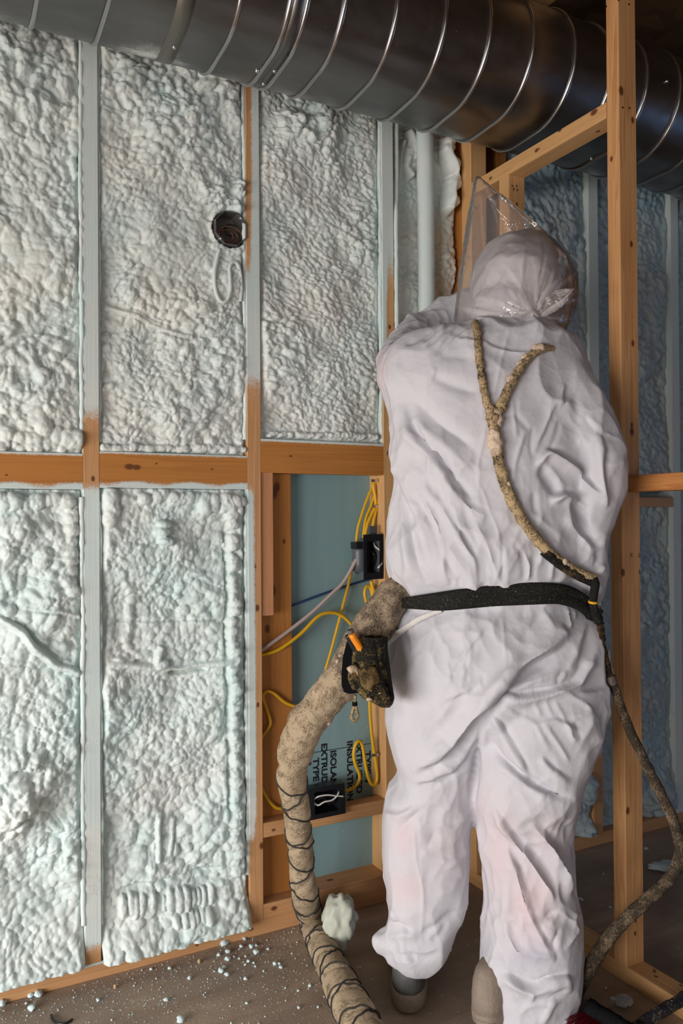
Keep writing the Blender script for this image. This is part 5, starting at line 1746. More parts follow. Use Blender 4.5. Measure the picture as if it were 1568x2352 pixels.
def hand(wrist, along, side, palm_n):
    a = np.array(along) / np.linalg.norm(along); s = np.array(side) - a * (np.array(side) @ a); s /= np.linalg.norm(s)
    n = np.cross(a, s) * palm_n
    parts = []
    for k in range(4):
        parts.append(sphere_geo(wrist + a * 0.045 + s * (k - 1.5) * 0.02, 0.021, 12, 8))
        parts.append(sphere_geo(wrist + a * 0.015 + s * (k - 1.5) * 0.012, 0.021, 12, 8))
    for k, L in enumerate((0.070, 0.078, 0.073, 0.058)):
        b = wrist + a * 0.066 + s * (k - 1.5) * 0.021
        p1 = b + a * L * 0.45 + n * 0.008; p2 = p1 + a * L * 0.15 + n * L * 0.36; p3 = p2 - a * L * 0.22 + n * L * 0.16
        V, F, cap, fr = tube_geo([b, p1, p2, p3], 0.0095, 10, 0.006)
        parts.append((V, [tuple(f) for f in F] + [tuple(c) for c in cap])); parts.append(sphere_geo(p3, 0.0095, 10, 8))
    b = wrist + a * 0.025 - s * 0.034
    p1 = b - s * 0.022 + a * 0.02 + n * 0.012; p2 = p1 + a * 0.028 + n * 0.014
    V, F, cap, fr = tube_geo([b, p1, p2], 0.0115, 10, 0.006)
    parts.append((V, [tuple(f) for f in F] + [tuple(c) for c in cap])); parts.append(sphere_geo(p2, 0.0115, 10, 8))
    return remesh(parts, 0.0035, 3)


for w, al, sd, pn in ((on_d(1140, 695, 2.18), FH * 0.6 + RH * 0.8, np.array([0, 0, 1.0]), 1), (on_d(1235, 1240, 2.06), FH * 0.8 - RH * 0.6, np.array([0, 0, 1.0]), -1)):
    V, F = hand(w, al, sd, pn)
    mesh_obj('gloved_hand', V, F, M_GLOVE, PERSON)

# ---- clear plastic bag over the hood
def make_film(name, haze, tint=(0.97, 0.945, 0.93), gloss=1.3):
    k = NB(name)
    tr = k.n('ShaderNodeBsdfTransparent'); tr.inputs[0].default_value = (*tint, 1)
    gl = k.n('ShaderNodeBsdfGlossy'); gl.inputs['Roughness'].default_value = 0.045
    gl.inputs[0].default_value = (1, 1, 1, 1)
    df = k.n('ShaderNodeBsdfDiffuse'); df.inputs[0].default_value = (0.80, 0.74, 0.73, 1)
    w0 = k.noise(k.obj, 30, 2, 0.5, 1.5)
    w = k.math('POWER', k.math('SUBTRACT', 1.0, k.math('ABSOLUTE', k.math('SUBTRACT', k.math('MULTIPLY', w0, 2.0), 1.0))), 5.0)
    nm = k.bump(w, 0.16, 0.004)
    k.link(nm, gl.inputs['Normal'])
    fr = k.n('ShaderNodeFresnel'); fr.inputs['IOR'].default_value = 1.5
    k.link(nm, fr.inputs['Normal'])
    m1 = k.n('ShaderNodeMixShader')
    sp = k.math('MULTIPLY', k.math('SUBTRACT', k.noise(k.obj, 420, 1), 0.74), 18, clamp=True)
    hz = k.math('ADD', haze, k.math('MULTIPLY', sp, 0.35))
    k.link(k.math('ADD', hz, k.math('MULTIPLY', k.attr('bunch'), 0.34), clamp=True), m1.inputs[0])
    k.link(tr.outputs[0], m1.inputs[1]); k.link(df.outputs[0], m1.inputs[2])
    m2 = k.n('ShaderNodeMixShader')
    k.link(k.math('MULTIPLY', fr.outputs[0], gloss, clamp=True), m2.inputs[0])
    k.link(m1.outputs[0], m2.inputs[1]); k.link(gl.outputs[0], m2.inputs[2])
    k.link(m2.outputs[0], k.out.inputs[0])
    return k.m


M_FILM = make_film('clear_plastic_film', 0.12, gloss=0.95)
M_FILM2 = make_film('bunched_plastic_film', 0.42, gloss=0.55)
pts = []
def ell(px, py, d, rx, ry, rd, n=14):
    c = on_d(px, py, d)
    for a in np.linspace(0, 2 * math.pi, 24, endpoint=False):
        for b in np.linspace(-1.4, 1.4, n):
            pts.append(c + RH * rx * d / F_PX * math.cos(b) * math.cos(a) + FH * rd * math.cos(b) * math.sin(a) + np.array([0, 0, 1]) * ry * d / F_PX * math.sin(b))
ell(1194, 668, 1.91, 117, 131, 0.130)
ell(1248, 676, 1.93, 68, 98, 0.11)
ell(1192, 738, 1.87, 108, 48, 0.095)
for a, b, d in ((1093, 408, 1.99), (1098, 411, 2.02), (1104, 416, 1.97), (1046, 737, 1.98), (1050, 742, 2.01), (1060, 640, 2.0), (1052, 700, 1.94), (1303, 590, 1.96), (1240, 527, 1.90), (1250, 795, 1.87), (1280, 785, 1.9)):
    pts.append(on_d(a, b, d))
bm = bmesh.new()
for p in pts:
    bm.verts.new(p)
res = bmesh.ops.convex_hull(bm, input=bm.verts[:])
bmesh.ops.delete(bm, geom=[v for v in bm.verts if not v.link_faces], context='VERTS')
bm.verts.index_update()
hv = np.array([v.co[:] for v in bm.verts]); hfc = [tuple(v.index for v in f.verts) for f in bm.faces]
bm.free()
gco, gf = remesh([(hv, hfc)], 0.0038, 3)
KN = (1224, 726)
BF = []
rb = random.Random(4)
for i in range(44):
    ang = rb.uniform(0, 2 * math.pi)
    ln = rb.uniform(60, 150)
    x1, y1 = KN[0] + 10 * math.cos(ang), KN[1] + 10 * math.sin(ang)
    bend = rb.uniform(-0.25, 0.25)
    x2, y2 = KN[0] + ln * 0.55 * math.cos(ang + bend), KN[1] + ln * 0.55 * math.sin(ang + bend)
    x3, y3 = KN[0] + ln * math.cos(ang + bend * 0.5), KN[1] + ln * math.sin(ang + bend * 0.5)
    BF.append((rb.choice('RVR'), [(x1, y1), (x2, y2), (x3, y3)], rb.uniform(2.0, 4), rb.uniform(1.5, 3.5)))
BF += [('S', [(1068, 705), (1120, 716), (1180, 724)], 5, 3), ('R', [(1112, 420), (1135, 480), (1150, 540)], 2, 1.2), ('R', [(1106, 440), (1112, 520), (1118, 600)], 2, 1.0), ('V', [(1224, 726), (1224, 727)], 26, 14)]
gco, gcr = apply_folds(gco, gf, BF, 1.0, 0.09, 7.0, True)
gcr = np.clip(gcr / 0.0016, 0, 1.2)
gn = vert_normals(gco, gf)
gr1 = 1 - np.abs(2 * vnoise3(gco * np.array([1, 1, 0.6]), 16, 412) - 1)
gco = gco + gn * (0.006 + (vnoise3(gco, 22, 411) - 0.5) * 0.0018 + gr1 ** 8 * 0.003)[:, None]
mesh_obj('plastic_bag', gco, gf, M_FILM, PERSON, attrs={'bunch': gcr})


def crumple_sheet(name, outline_a, outline_b, d0, d1, seed, amp=0.01):
    """thin fan of bunched film between two picture curves"""
    A = resample(np.array([on_d(a, b, d0) for a, b in outline_a]), 0.004); B = resample(np.array([on_d(a, b, d1) for a, b in outline_b]), 0.004)
    m = 40; n_ = 26
    ia = np.linspace(0, len(A) - 1, m).astype(int); ib = np.linspace(0, len(B) - 1, m).astype(int)
    t = np.linspace(0, 1, n_)[:, None, None]
    G = A[ia][None] * (1 - t) + B[ib][None] * t
    rg_ = np.random.default_rng(seed)
    fold = np.sin(np.linspace(0, 2.2 * math.pi, n_) + rg_.uniform(0, 6))[:, None] * np.linspace(0.3, 1, m)[None] * amp
    G = G - FH * fold[..., None] + (vnoise3(G.reshape(-1, 3), 60, seed)[:, None] - 0.5).reshape(n_, m, 1) * 0.006
    return mesh_obj(name, G.reshape(-1, 3), grid_faces(m, n_), M_FILM2, PERSON)


crumple_sheet('bag_tail', [(1222, 728), (1245, 690), (1275, 668), (1318, 663)], [(1228, 740), (1250, 728), (1290, 705), (1318, 664)], 1.775, 1.765, 1, 0.008)
crumple_sheet('bag_tail', [(1230, 738), (1255, 750), (1280, 758), (1297, 764)], [(1225, 742), (1238, 765), (1262, 780), (1296, 766)], 1.775, 1.768, 2, 0.006)
kV, kF = rock_geo(on_d(1226, 732, 1.775), 0.016, 5, (1, 1, 1.2), 0.35, 2.5, ico_geo(3))
mesh_obj('bag_knot', kV, kF, M_FILM2, PERSON)

# ---- belt round the waist
M_BELT = None
def make_belt_mat():
    k = NB('black_webbing')
    c = k.mix(k.math('MULTIPLY', k.math('SUBTRACT', k.noise(k.obj, 420, 2, 0.7), 0.60), 6, clamp=True), (0.010, 0.010, 0.009), (0.22, 0.19, 0.13))
    c = k.mix(k.math('MULTIPLY', k.math('SUBTRACT', k.noise(k.obj, 240, 1), 0.78), 20, clamp=True), c, (0.75, 0.70, 0.58))
    nm = k.bump(k.noise(k.mapping(k.obj, (500, 500, 160)), 1.0, 2), 0.4, 0.002)
    return k.done(c, 0.75, 0, nm, 0.2)


M_BELT = make_belt_mat()
th = np.linspace(0, 2 * np.pi, 220, endpoint=False)
base = row_ring(1382, 914, 1357, 1.795, 0.134, 0.158, 220, 2.5)
bx, by, bdp = project(base)
top_c = [(905, 1377), (916, 1375), (1034, 1356), (1154, 1341), (1234, 1336), (1309, 1343), (1339, 1361), (1366, 1390)]
bot_c = [(905, 1397), (919, 1396), (1009, 1404), (1154, 1391), (1284, 1386), (1329, 1396), (1352, 1412), (1368, 1440)]
yt = np.interp(bx, [p[0] for p in top_c], [p[1] for p in top_c]); yb = np.interp(bx, [p[0] for p in bot_c], [p[1] for p in bot_c])
kern = np.ones(9) / 9
sm_ = lambda v: np.convolve(np.concatenate([v[-4:], v, v[:4]]), kern, 'valid')
yt, yb = sm_(sm_(yt)), sm_(sm_(yb))
rows = []
cc = base.mean(0)
rad = base - cc; rad[:, 2] = 0; rad /= np.linalg.norm(rad, axis=1)[:, None]
for f, o_ in ((0.0, -0.012), (0.0, 0.002), (0.06, 0.0055), (0.25, 0.007), (0.45, 0.004), (0.55, 0.0035), (0.68, 0.0065), (0.9, 0.0055), (1.0, 0.002), (1.0, -0.012)):
    yy = yt * (1 - f) + yb * f
    R_ = base + rad * (o_ + 0.002 * np.sin(th * 9 + f)[:, None])
    z = CAMP[2] + (np.array([ray(a, b)[2] / (ray(a, b) @ FWD) for a, b in zip(bx, yy)])) * bdp
    R_[:, 2] = z
    rows.append(R_)
mesh_obj('belt', np.concatenate(rows), grid_faces(220, 10, True), M_BELT, PERSON)
st = [(1012, 1402), (990, 1410), (962, 1422), (935, 1440), (912, 1456), (894, 1471), (884, 1484)]
sp_ = [on_d(a, b, body_depth(max(a, 900), b) - 0.006) for a, b in st]
VV = []
for i, p in enumerate(sp_):
    w_ = (5, 6, 6.5, 7, 8, 9, 9)[i] * 1.65 / F_PX
    q = np.array([0.45, 0.89]) * w_
    nv = RH * q[0] + np.array([0, 0, -1.0]) * -q[1] * -1
    for s, o_ in ((1, 0), (1, 0.003), (-1, 0.003), (-1, 0)):
        VV.append(p + (RH * 0.45 - np.array([0, 0, 1]) * 0.89) * s * w_ - FH * o_)
mesh_obj('white_strap', VV, [tuple(f) for f in grid_faces(4, len(sp_), True)], simple_mat('strap_cloth', (0.70, 0.67, 0.63), 0.7, 0, 0.4, 150), PERSON)

# ---- boots
M_BOOT = simple_mat('grey_boot_leather', (0.085, 0.085, 0.082), 0.62, 0, 0.4, 180, 0.35, 30)
M_BOOTK = simple_mat('black_boot_cloth', (0.016, 0.016, 0.018), 0.8, 0, 0.5, 320)
M_SOLE = simple_mat('tan_rubber_sole', (0.27, 0.215, 0.17), 0.7, 0, 0.5, 110, 0.25, 40)


def boot(heel, yaw, pitch, seed):
    """heel: world point of the heel's rear bottom; toe points along yaw; pitch lifts the heel about the toe"""
    fx = np.array([math.sin(yaw), math.cos(yaw), 0]); sx = np.array([fx[1], -fx[0], 0])
    Lb = 0.29
    n = 48
    t = np.linspace(0, 2 * np.pi, n, endpoint=False)
    def outline(scale, fwd0, fwd1):
        # u along the foot 0..1, v sideways
        c, s = np.cos(t), np.sin(t)
        u = 0.5 - 0.5 * c
        wd = np.interp(u, [0, 0.05, 0.15, 0.4, 0.7, 0.9, 1.0], [0.024, 0.036, 0.041, 0.037, 0.050, 0.040, 0.012])
        v = np.sign(s) * np.abs(s) ** 0.35 * wd
        return (fwd0 + u * (fwd1 - fwd0)) * Lb, v * scale
    def make(rows):
        V = []
        for sc, a0, a1, z in rows:
            u, v = outline(sc, a0, a1)
            V.append(heel + u[:, None] * fx + v[:, None] * sx + np.array([0, 0, z]))
        V = np.concatenate(V)
        F = [tuple(f) for f in grid_faces(n, len(rows), True)] + [tuple(range(n - 1, -1, -1)), tuple(range((len(rows) - 1) * n, len(rows) * n))]
        toe = heel + fx * Lb
        if pitch:
            R = Matrix.Rotation(-pitch, 4, Vector(sx))
            M = Matrix.Translation(Vector(toe)) @ R @ Matrix.Translation(-Vector(toe))
            V = np.array([(M @ Vector(v))[:] for v in V])
        return V, F
    sole = make([(0.93, 0.02, 0.985, 0.0), (1.04, 0.0, 1.0, 0.006), (1.07, -0.01, 1.005, 0.02), (1.04, -0.005, 1.0, 0.034), (1.0, 0.01, 0.99, 0.040)])
    up = make([(0.99, 0.012, 0.985, 0.036), (1.0, 0.012, 0.97, 0.05), (0.97, 0.02, 0.94, 0.068), (0.90, 0.03, 0.86, 0.080), (0.84, 0.05, 0.72, 0.086), (0.78, 0.06, 0.6, 0.088)])
    if seed == 2:
        up = make([(1.05, -0.008, 1.0, 0.015), (1.06, -0.008, 0.99, 0.05), (1.0, 0.0, 0.94, 0.078), (0.86, 0.02, 0.86, 0.098), (0.55, 0.06, 0.7, 0.112)])
    col = make([(0.84, 0.05, 0.66, 0.082), (0.84, 0.04, 0.54, 0.10), (0.83, 0.04, 0.47, 0.135), (0.80, 0.04, 0.44, 0.150), (0.70, 0.06, 0.42, 0.152)])
    b = mesh_obj('boot', up[0], up[1], M_BOOT if seed == 1 else M_SOLE, PERSON)
    mesh_obj('sole', sole[0], sole[1], M_SOLE, b)
    if seed == 1:
        mesh_obj('boot_collar', col[0], col[1], M_BOOTK, b)
    if seed == 1:
        tabP = make([(0.16, 0.028, 0.06, 0.10), (0.16, 0.022, 0.055, 0.145)])
        mesh_obj('pull_tab', tabP[0], tabP[1], M_BOOT, b)
    return b


yawF = math.atan2(FH[0], FH[1])
hl = on_z(936, 2332, 0.0)
boot(hl, yawF + 0.12, 0.0, 1)
hr_ = on_z(1112, 2400, 0.0)
boot(hr_ + np.array([0, 0, 0]), yawF + 0.42, 0.10, 2)

# ================================================================== tool pouch, marker, hoses
def make_crust(name, base, crust, thr=0.48, white=0.72):
    k = NB(name)
    n1 = k.noise(k.obj, 260, 4, 0.7)
    n2 = k.noise(k.obj, 34, 4, 0.65)
    f = k.math('MULTIPLY', k.math('SUBTRACT', k.math('ADD', k.math('MULTIPLY', n1, 0.55), k.math('MULTIPLY', n2, 0.55)), thr), 7, clamp=True)
    c = k.mix(f, base, crust)
    c = k.mix(k.math('MULTIPLY', k.math('SUBTRACT', k.noise(k.obj, 120, 2), white), 14, clamp=True), c, [min(1, x * 1.5 + 0.08) for x in crust])
    nm = k.bump(k.math('ADD', n1, k.math('MULTIPLY', f, 0.4)), 0.8, 0.004)
    return k.done(c, 0.75, 0, nm, 0.25)


M_HOSE_TAN = make_crust('tan_wrapped_hose', (0.20, 0.145, 0.085), (0.50, 0.385, 0.255), 0.40, 0.76)
M_HOSE_UP = make_crust('crusted_tan_hose', (0.12, 0.09, 0.062), (0.46, 0.35, 0.235), 0.45, 0.74)
M_YHOSE = make_crust('gold_crusted_hose', (0.045, 0.035, 0.022), (0.56, 0.405, 0.225), 0.43, 0.70)
M_YDARK = make_crust('black_dusty_hose', (0.010, 0.010, 0.009), (0.30, 0.19, 0.085), 0.58, 0.76)
M_PINKF = make_crust('pinkish_foam_lump', (0.60, 0.42, 0.29), (0.78, 0.60, 0.45), 0.40, 0.8)
M_HOSE_R = make_crust('brown_dusty_hose', (0.045, 0.033, 0.022), (0.24, 0.17, 0.105), 0.50, 0.72)
M_HOSE_K = make_crust('black_flecked_hose', (0.018, 0.019, 0.024), (0.46, 0.38, 0.25), 0.55, 0.70)
M_POUCH = make_crust('crusted_black_pouch', (0.010, 0.010, 0.008), (0.32, 0.22, 0.075), 0.52, 0.78)

hpts = []
for a, b, d, r in ((935, 1352, 1.80, 30), (905, 1368, 1.77, 38), (878, 1408, 1.76, 43), (845, 1460, 1.755, 43), (805, 1525, 1.755, 43), (760, 1592, 1.755, 43), (712, 1652, 1.76, 44), (682, 1715, 1.77, 42), (670, 1780, 1.79, 35), (680, 1850, 1.83, 32), (687, 1920, 1.88, 30), (692, 1985, 1.93, 29), (700, 2050, 1.965, 30)):
    P = on_d(a, b, d); hpts.append((*P, r * d / F_PX))
for a, b, r in ((714, 2108, 0.033), (736, 2165, 0.034), (764, 2225, 0.036), (794, 2285, 0.039), (824, 2345, 0.041), (856, 2410, 0.041)):
    P = on_z(a, b, r); hpts.append((*P, r))
HP = resample(np.array(hpts), 0.006)
sA = np.concatenate([[0], np.cumsum(np.linalg.norm(np.diff(HP[:, :3], axis=0), axis=1))])
kx, ky, kd = project(HP[:, :3])
cut = int(np.argmax(ky > 1690))
s_cut = sA[cut]


def hose_r(S, TH, B):
    Bf = B.reshape(-1, 3)
    big = (vnoise3(Bf, 28, 601).reshape(S.shape) - 0.5) * 0.010
    sm = (vnoise3(Bf, 120, 602).reshape(S.shape) - 0.5) * 0.005
    wrap = np.abs(((S / 0.085 + TH / (2 * math.pi)) % 1) - 0.5) * 2
    wrap2 = np.abs(((S / 0.13 - TH / (2 * math.pi)) % 1) - 0.5) * 2
    lowr = sst(S, s_cut - 0.06, s_cut + 0.05)
    up = 1 - lowr
    return big * (0.5 + 0.6 * up) + sm * (0.25 + up) - lowr * (0.0045 * np.exp(-((1 - wrap) / 0.12) ** 2) + 0.004 * np.exp(-((1 - wrap2) / 0.10) ** 2))


HOSE = empty('spray_hose', tuple(HP[-60, :3] * np.array([1, 1, 0])), 'thick tan cloth-wrapped hose bound with black cord, from the hip to the floor', 'hose')
V, F, cap, fr = tube_geo(np.array(hpts), 0, 40, 0.005, hose_r)
C_, T_, N_, B_, r_, s_ = fr
mesh_obj('hose_sleeve', V, [tuple(f) for f in F] + [tuple(c) for c in cap], M_HOSE_TAN, HOSE)
V2, F2 = V.copy(), F
# upper crusted length as its own outer skin
iu = int(np.argmax(s_ > s_cut - 0.17))
lim = (iu + 1) * 40
ctr = np.repeat(C_, 40, 0)[:lim]
fade = np.clip((iu - np.repeat(np.arange(len(C_)), 40)[:lim]) / 14.0, -0.3, 1)
Vu = ctr + (V[:lim] - ctr) * (1 + 0.03 * fade + 0.09 * (vnoise3(V[:lim], 75, 611) - 0.45) * np.clip(fade, 0, 1))[:, None]
mesh_obj('foam_crust', Vu, F[:iu * 40].copy(), M_HOSE_UP, HOSE)
# cord wound round it both ways
M_CORD = simple_mat('black_cord', (0.035, 0.033, 0.03), 0.8, 0, 0.5, 200, 0.6, 120)


def cord(pitch, sgn, s0, s1, ph, jit, seed):
    rg_ = np.random.default_rng(seed)
    pts_ = []
    ss = np.arange(s0, s1, 0.004)
    wob_ = np.interp(ss, np.arange(s0, s1 + 0.05, 0.05), rg_.normal(0, jit, len(np.arange(s0, s1 + 0.05, 0.05))))
    for s, w in zip(ss, wob_):
        i = min(np.searchsorted(s_, s), len(s_) - 1)
        a = ph + sgn * 2 * math.pi * s / pitch + w
        q = np.cos(a) * N_[i] + np.sin(a) * B_[i]
        j = int(round((a % (2 * math.pi)) / (2 * math.pi) * 40)) % 40
        rr = np.linalg.norm(V2[i * 40 + j] - C_[i])
        pts_.append(C_[i] + q * (rr + 0.0009))
    return tube('wrap_cord', pts_, 0.0021, M_CORD, HOSE, 6, 0.005)


cord(0.085, -1, s_cut + 0.05, s_[-1] - 0.004, 0.4 - math.pi * 0.5, 0.35, 1)
cord(0.13, 1, s_cut + 0.10, s_[-1] - 0.004, 1.0, 0.45, 2)
for a, b, r in ((722, 1588, 4), (775, 1518, 5), (781, 1506, 4), (664, 1734, 3), (688, 1736, 3.5), (775, 1678, 5), (770, 1625, 3), (792, 1490, 3)):
    i = int(np.argmin((kx - a) ** 2 + (ky - b) ** 2)); d = kd[i] - HP[i, 3] * 0.75
    off = np.array([a - kx[i], b - ky[i]]); rp = HP[i, 3] * F_PX / kd[i]
    off = off * min(1.0, 0.9 * rp / (np.linalg.norm(off) + 1e-6))
    dep = kd[i] - math.sqrt(max(HP[i, 3] ** 2 - (np.linalg.norm(off) * kd[i] / F_PX) ** 2, 0)) * 0.95
    V_, F_ = rock_geo(on_d(kx[i] + off[0], ky[i] + off[1], dep), r * 1.1 * d / F_PX, int(a), (1, 1, 1), 0.35)
    mesh_obj('foam_blob', V_, F_, M_PINKF, HOSE)

# ---- pouch
PCn = on_d(850, 1540, 1.6600)
PK = empty('tool_pouch', tuple(on_d(875, 1620, 1.6700)), 'black tool pouch crusted with golden foam, hanging at the left hip', 'tool pouch')
prow = [(1462, 834, 884, .020), (1480, 812, 887, .026), (1505, 813, 888, .030), (1535, 810, 892, .033), (1560, 812, 896, .033), (1585, 820, 900, .031), (1602, 836, 903, .027), (1614, 858, 901, .020), (1623, 872, 895, .010)]
R = []
for y, xl, xr, t in prow:
    R.append(row_ring(y, xl, xr, 1.6600 + 0.012 * (1 - (y - 1460) / 160), t, t, 64, 2.8))
rows = []
for i in range(len(R) - 1):
    for t in np.linspace(0, 1, 8, endpoint=False):
        rows.append(R[i] * (1 - t) + R[i + 1] * t)
rows.append(R[-1])
Vp = np.concatenate(rows)
cp = np.repeat(np.array([r.mean(0) for r in rows]), 64, 0)
cr = 1 - np.abs(2 * vnoise3(Vp * np.array([1, 1, 0.45]), 55, 701) - 1)
cr2 = vnoise3(Vp, 110, 702) - 0.5
Vp = cp + (Vp - cp) * (1 + 0.16 * (cr[:, None] - 0.5) + 0.10 * cr2[:, None])
Fp = [tuple(f) for f in grid_faces(64, len(rows), True)] + [tuple(range(64 * (len(rows) - 1), 64 * len(rows)))]
# open rim: inner wall a little way down
inn = cp[:64] + (Vp[:64] - cp[:64]) * 0.88
inn2 = inn + np.array([0, 0, -0.03])
n0 = len(Vp)
Vp = np.concatenate([Vp, inn, inn2])
for i in range(64):
    j = (i + 1) % 64
    Fp += [(i, n0 + i, n0 + j, j), (n0 + i, n0 + 64 + i, n0 + 64 + j, n0 + j)]
Fp.append(tuple(n0 + 64 + i for i in range(64)))
mesh_obj('pouch_body', Vp, Fp, M_POUCH, PK)


def plate(name, outline, d, thick, mat, parent, bev=0.0012, bulge=0.0):
    """flat piece with rounded edge cut to an outline standing at depth d"""
    P = [on_d(a, b, d) for a, b in outline]
    bm = bmesh.new()
    f1 = bm.faces.new([bm.verts.new(p) for p in P])
    ex = bmesh.ops.extrude_face_region(bm, geom=[f1])
    for v in [e for e in ex['geom'] if isinstance(e, bmesh.types.BMVert)]:
        v.co += Vector(FH * thick)
    bmesh.ops.recalc_face_normals(bm, faces=bm.faces)
    bm.verts.index_update()
    V = [v.co[:] for v in bm.verts]; F = [tuple(v.index for v in f.verts) for f in bm.faces]
    bm.free()
    return mesh_obj(name, V, F, mat, parent, smooth=False)


M_FELT = simple_mat('black_felt', (0.007, 0.007, 0.008), 0.95, 0, 0.5, 500, spec=0.1)
plate('back_flap', [(803, 1452), (795, 1480), (787, 1510), (784, 1545), (784, 1575), (790, 1590), (802, 1594), (822, 1592), (846, 1590), (852, 1500), (830, 1470)], 1.6950, 0.006, M_FELT, PK)
plate('side_binding', [(884, 1462), (890, 1464), (890, 1490), (899, 1560), (904, 1596), (902, 1612), (896, 1612), (890, 1560), (884, 1500)], 1.6320, 0.006, M_FELT, PK)
plate('seam_binding', [(858, 1470), (861, 1470), (868, 1510), (884, 1575), (893, 1600), (889, 1602), (878, 1575), (864, 1520)], 1.6240, 0.006, M_FELT, PK)
pv, pf = rock_geo(on_d(850, 1557, 1.6280), 0.027, 12, (0.85, 0.45, 0.9), 0.22, 2.0, ico_geo(4))
mesh_obj('patch_pocket', pv, pf, make_crust('pocket_crust', (0.03, 0.022, 0.012), (0.20, 0.13, 0.05), 0.44, 0.85), PK)
tube('tool_loop', [on_d(a, b, 1.6500) for a, b in ((822, 1531), (812, 1540), (812, 1560), (822, 1578))], 0.011, M_POUCH, PK, 14, 0.004, lambda S, TH, B: (vnoise3(B.reshape(-1, 3), 140, 4).reshape(S.shape) - 0.5) * 0.004)
M_ROPE = make_crust('tan_rope', (0.15, 0.11, 0.06), (0.50, 0.38, 0.20), 0.42, 0.85)
tube('rope_loop', [on_d(a, b, 1.6600) for a, b in ((816, 1596), (815, 1608), (813, 1622), (809, 1636), (807, 1648), (811, 1655), (817, 1654), (821, 1646), (819, 1632), (816, 1620))], 0.0036, M_ROPE, PK, 10, 0.004)
tube('rope_binding', [on_d(a, b, 1.6600) for a, b in ((814.5, 1612), (814.5, 1621))], 0.0055, M_FELT, PK, 12, 0.003)
for a, b, r in ((843, 1540, 4), (848, 1606, 6), (852, 1586, 2.5), (872, 1592, 2.5)):
    V_, F_ = rock_geo(on_d(a, b, 1.6240), r * 1.6200 / F_PX, int(a), (1.2, 1, 0.7), 0.3)
    mesh_obj('foam_blob', V_, F_, M_PINKF, PK)
# marker pen and tool handle standing in the pouch
M_ORANGE = simple_mat('orange_barrel', (0.80, 0.25, 0.01), 0.35, 0, 0.1, 80, 0.12, 40)
MK = empty('marker_pen', tuple(on_d(826, 1490, 1.6500)), 'orange marker pen with dark tip, sticking out of the tool pouch', 'pen')
tube('barrel', [on_d(806, 1455, 1.6450), on_d(833, 1498, 1.6500)], 0.0078, M_ORANGE, MK, 6, 0.01)
tube('tip', [on_d(803, 1447, 1.6440), on_d(806.5, 1456, 1.6450)], 0.0072, simple_mat('dusty_tip', (0.16, 0.12, 0.10), 0.7, 0, 0.5, 200), MK, 10, 0.004)
tube('tip_hole', [on_d(802.3, 1446, 1.6435), on_d(803.5, 1449, 1.6440)], 0.0040, M_HOLE, MK, 8, 0.003)
TH_ = tube('hand_tool', [on_d(797, 1458, 1.6620), on_d(808, 1480, 1.6640), on_d(822, 1502, 1.6660)], 0.0055, M_BLACK, None, 10, 0.006)
tag(TH_, 'thin black tool handle beside the orange marker in the pouch', 'tool')
TW = tube('hand_tool', [on_d(801, 1541, 1.6380), on_d(812, 1535, 1.6430), on_d(824, 1546, 1.6500)], 0.0075, simple_mat('worn_wood_handle', (0.55, 0.40, 0.28), 0.6, 0, 0.3, 90, 0.3, 60), None, 12, 0.004)
tag(TW, 'worn pale tool handle poking from the side of the pouch', 'tool')

# ---- air hose over the back, in a Y
def on_body(lst, r, lift=0.0):
    out = []
    for q in lst:
        a, b = q[0], q[1]
        d = q[2] if len(q) > 2 else body_depth(a, b)
        P = on_d(a, b, d - r * 0.85 - lift)
        out.append(P)
    P = np.array(out)
    # smooth the depth so that it lies like a stiff hose
    for _ in range(2):
        P[1:-1] = P[1:-1] * 0.5 + (P[:-2] + P[2:]) * 0.25
    return P


YH = empty('air_hose', tuple(on_d(1150, 1080, 1.64)), 'gold-crusted hose lying in a Y down the back of the coverall', 'hose')
def crust_r(amp, seed, f1=70, f2=170):
    return lambda S, TH, B: (vnoise3(B.reshape(-1, 3), f1, seed).reshape(S.shape) - 0.45) * amp + (vnoise3(B.reshape(-1, 3), f2, seed + 1).reshape(S.shape) - 0.5) * amp * 0.7


RY = 0.0098
tube('left_branch', on_body([(1090, 742, body_depth(1094, 762) + 0.03), (1092, 748, body_depth(1094, 762) + 0.004), (1095, 760), (1097, 777), (1100, 810), (1103, 850), (1109, 890), (1116, 925), (1124, 944)], RY), RY * 0.82, M_YHOSE, YH, 20, 0.003, crust_r(0.003, 61))
tube('right_branch', on_body([(1262, 803, body_depth(1246, 806) + 0.03), (1254, 798, body_depth(1246, 806) + 0.006), (1241, 798, body_depth(1240, 806)), (1222, 808), (1204, 828), (1187, 853), (1170, 885), (1157, 915), (1146, 944)], RY * 1.1), RY * 1.0, M_YHOSE, YH, 20, 0.003, crust_r(0.0055, 63, 60))
tube('main_hose', on_body([(1133, 950), (1135, 985), (1138, 1020), (1143, 1055), (1151, 1090), (1160, 1120), (1175, 1155), (1195, 1190), (1220, 1228), (1248, 1260), (1280, 1290), (1315, 1311), (1345, 1324), (1366, 1332)], RY * 1.1), RY * 1.12, M_YHOSE, YH, 22, 0.003, crust_r(0.004, 65))
jp = on_d(1135, 965, body_depth(1135, 965) - 0.010)
parts = [sphere_geo(on_d(a, b, body_depth(a, b) - 0.011), r * 1.66 / F_PX, 14, 10) for a, b, r in ((1126, 945, 13), (1145, 945, 12), (1132, 960, 17), (1134, 978, 14), (1136, 990, 13))]
jc, jf = remesh(parts, 0.0022, 3)
jc = jc + vert_normals(jc, jf) * ((vnoise3(jc, 130, 71) - 0.4) * 0.004)[:, None]
mesh_obj('joint', jc, jf, M_YHOSE, YH)
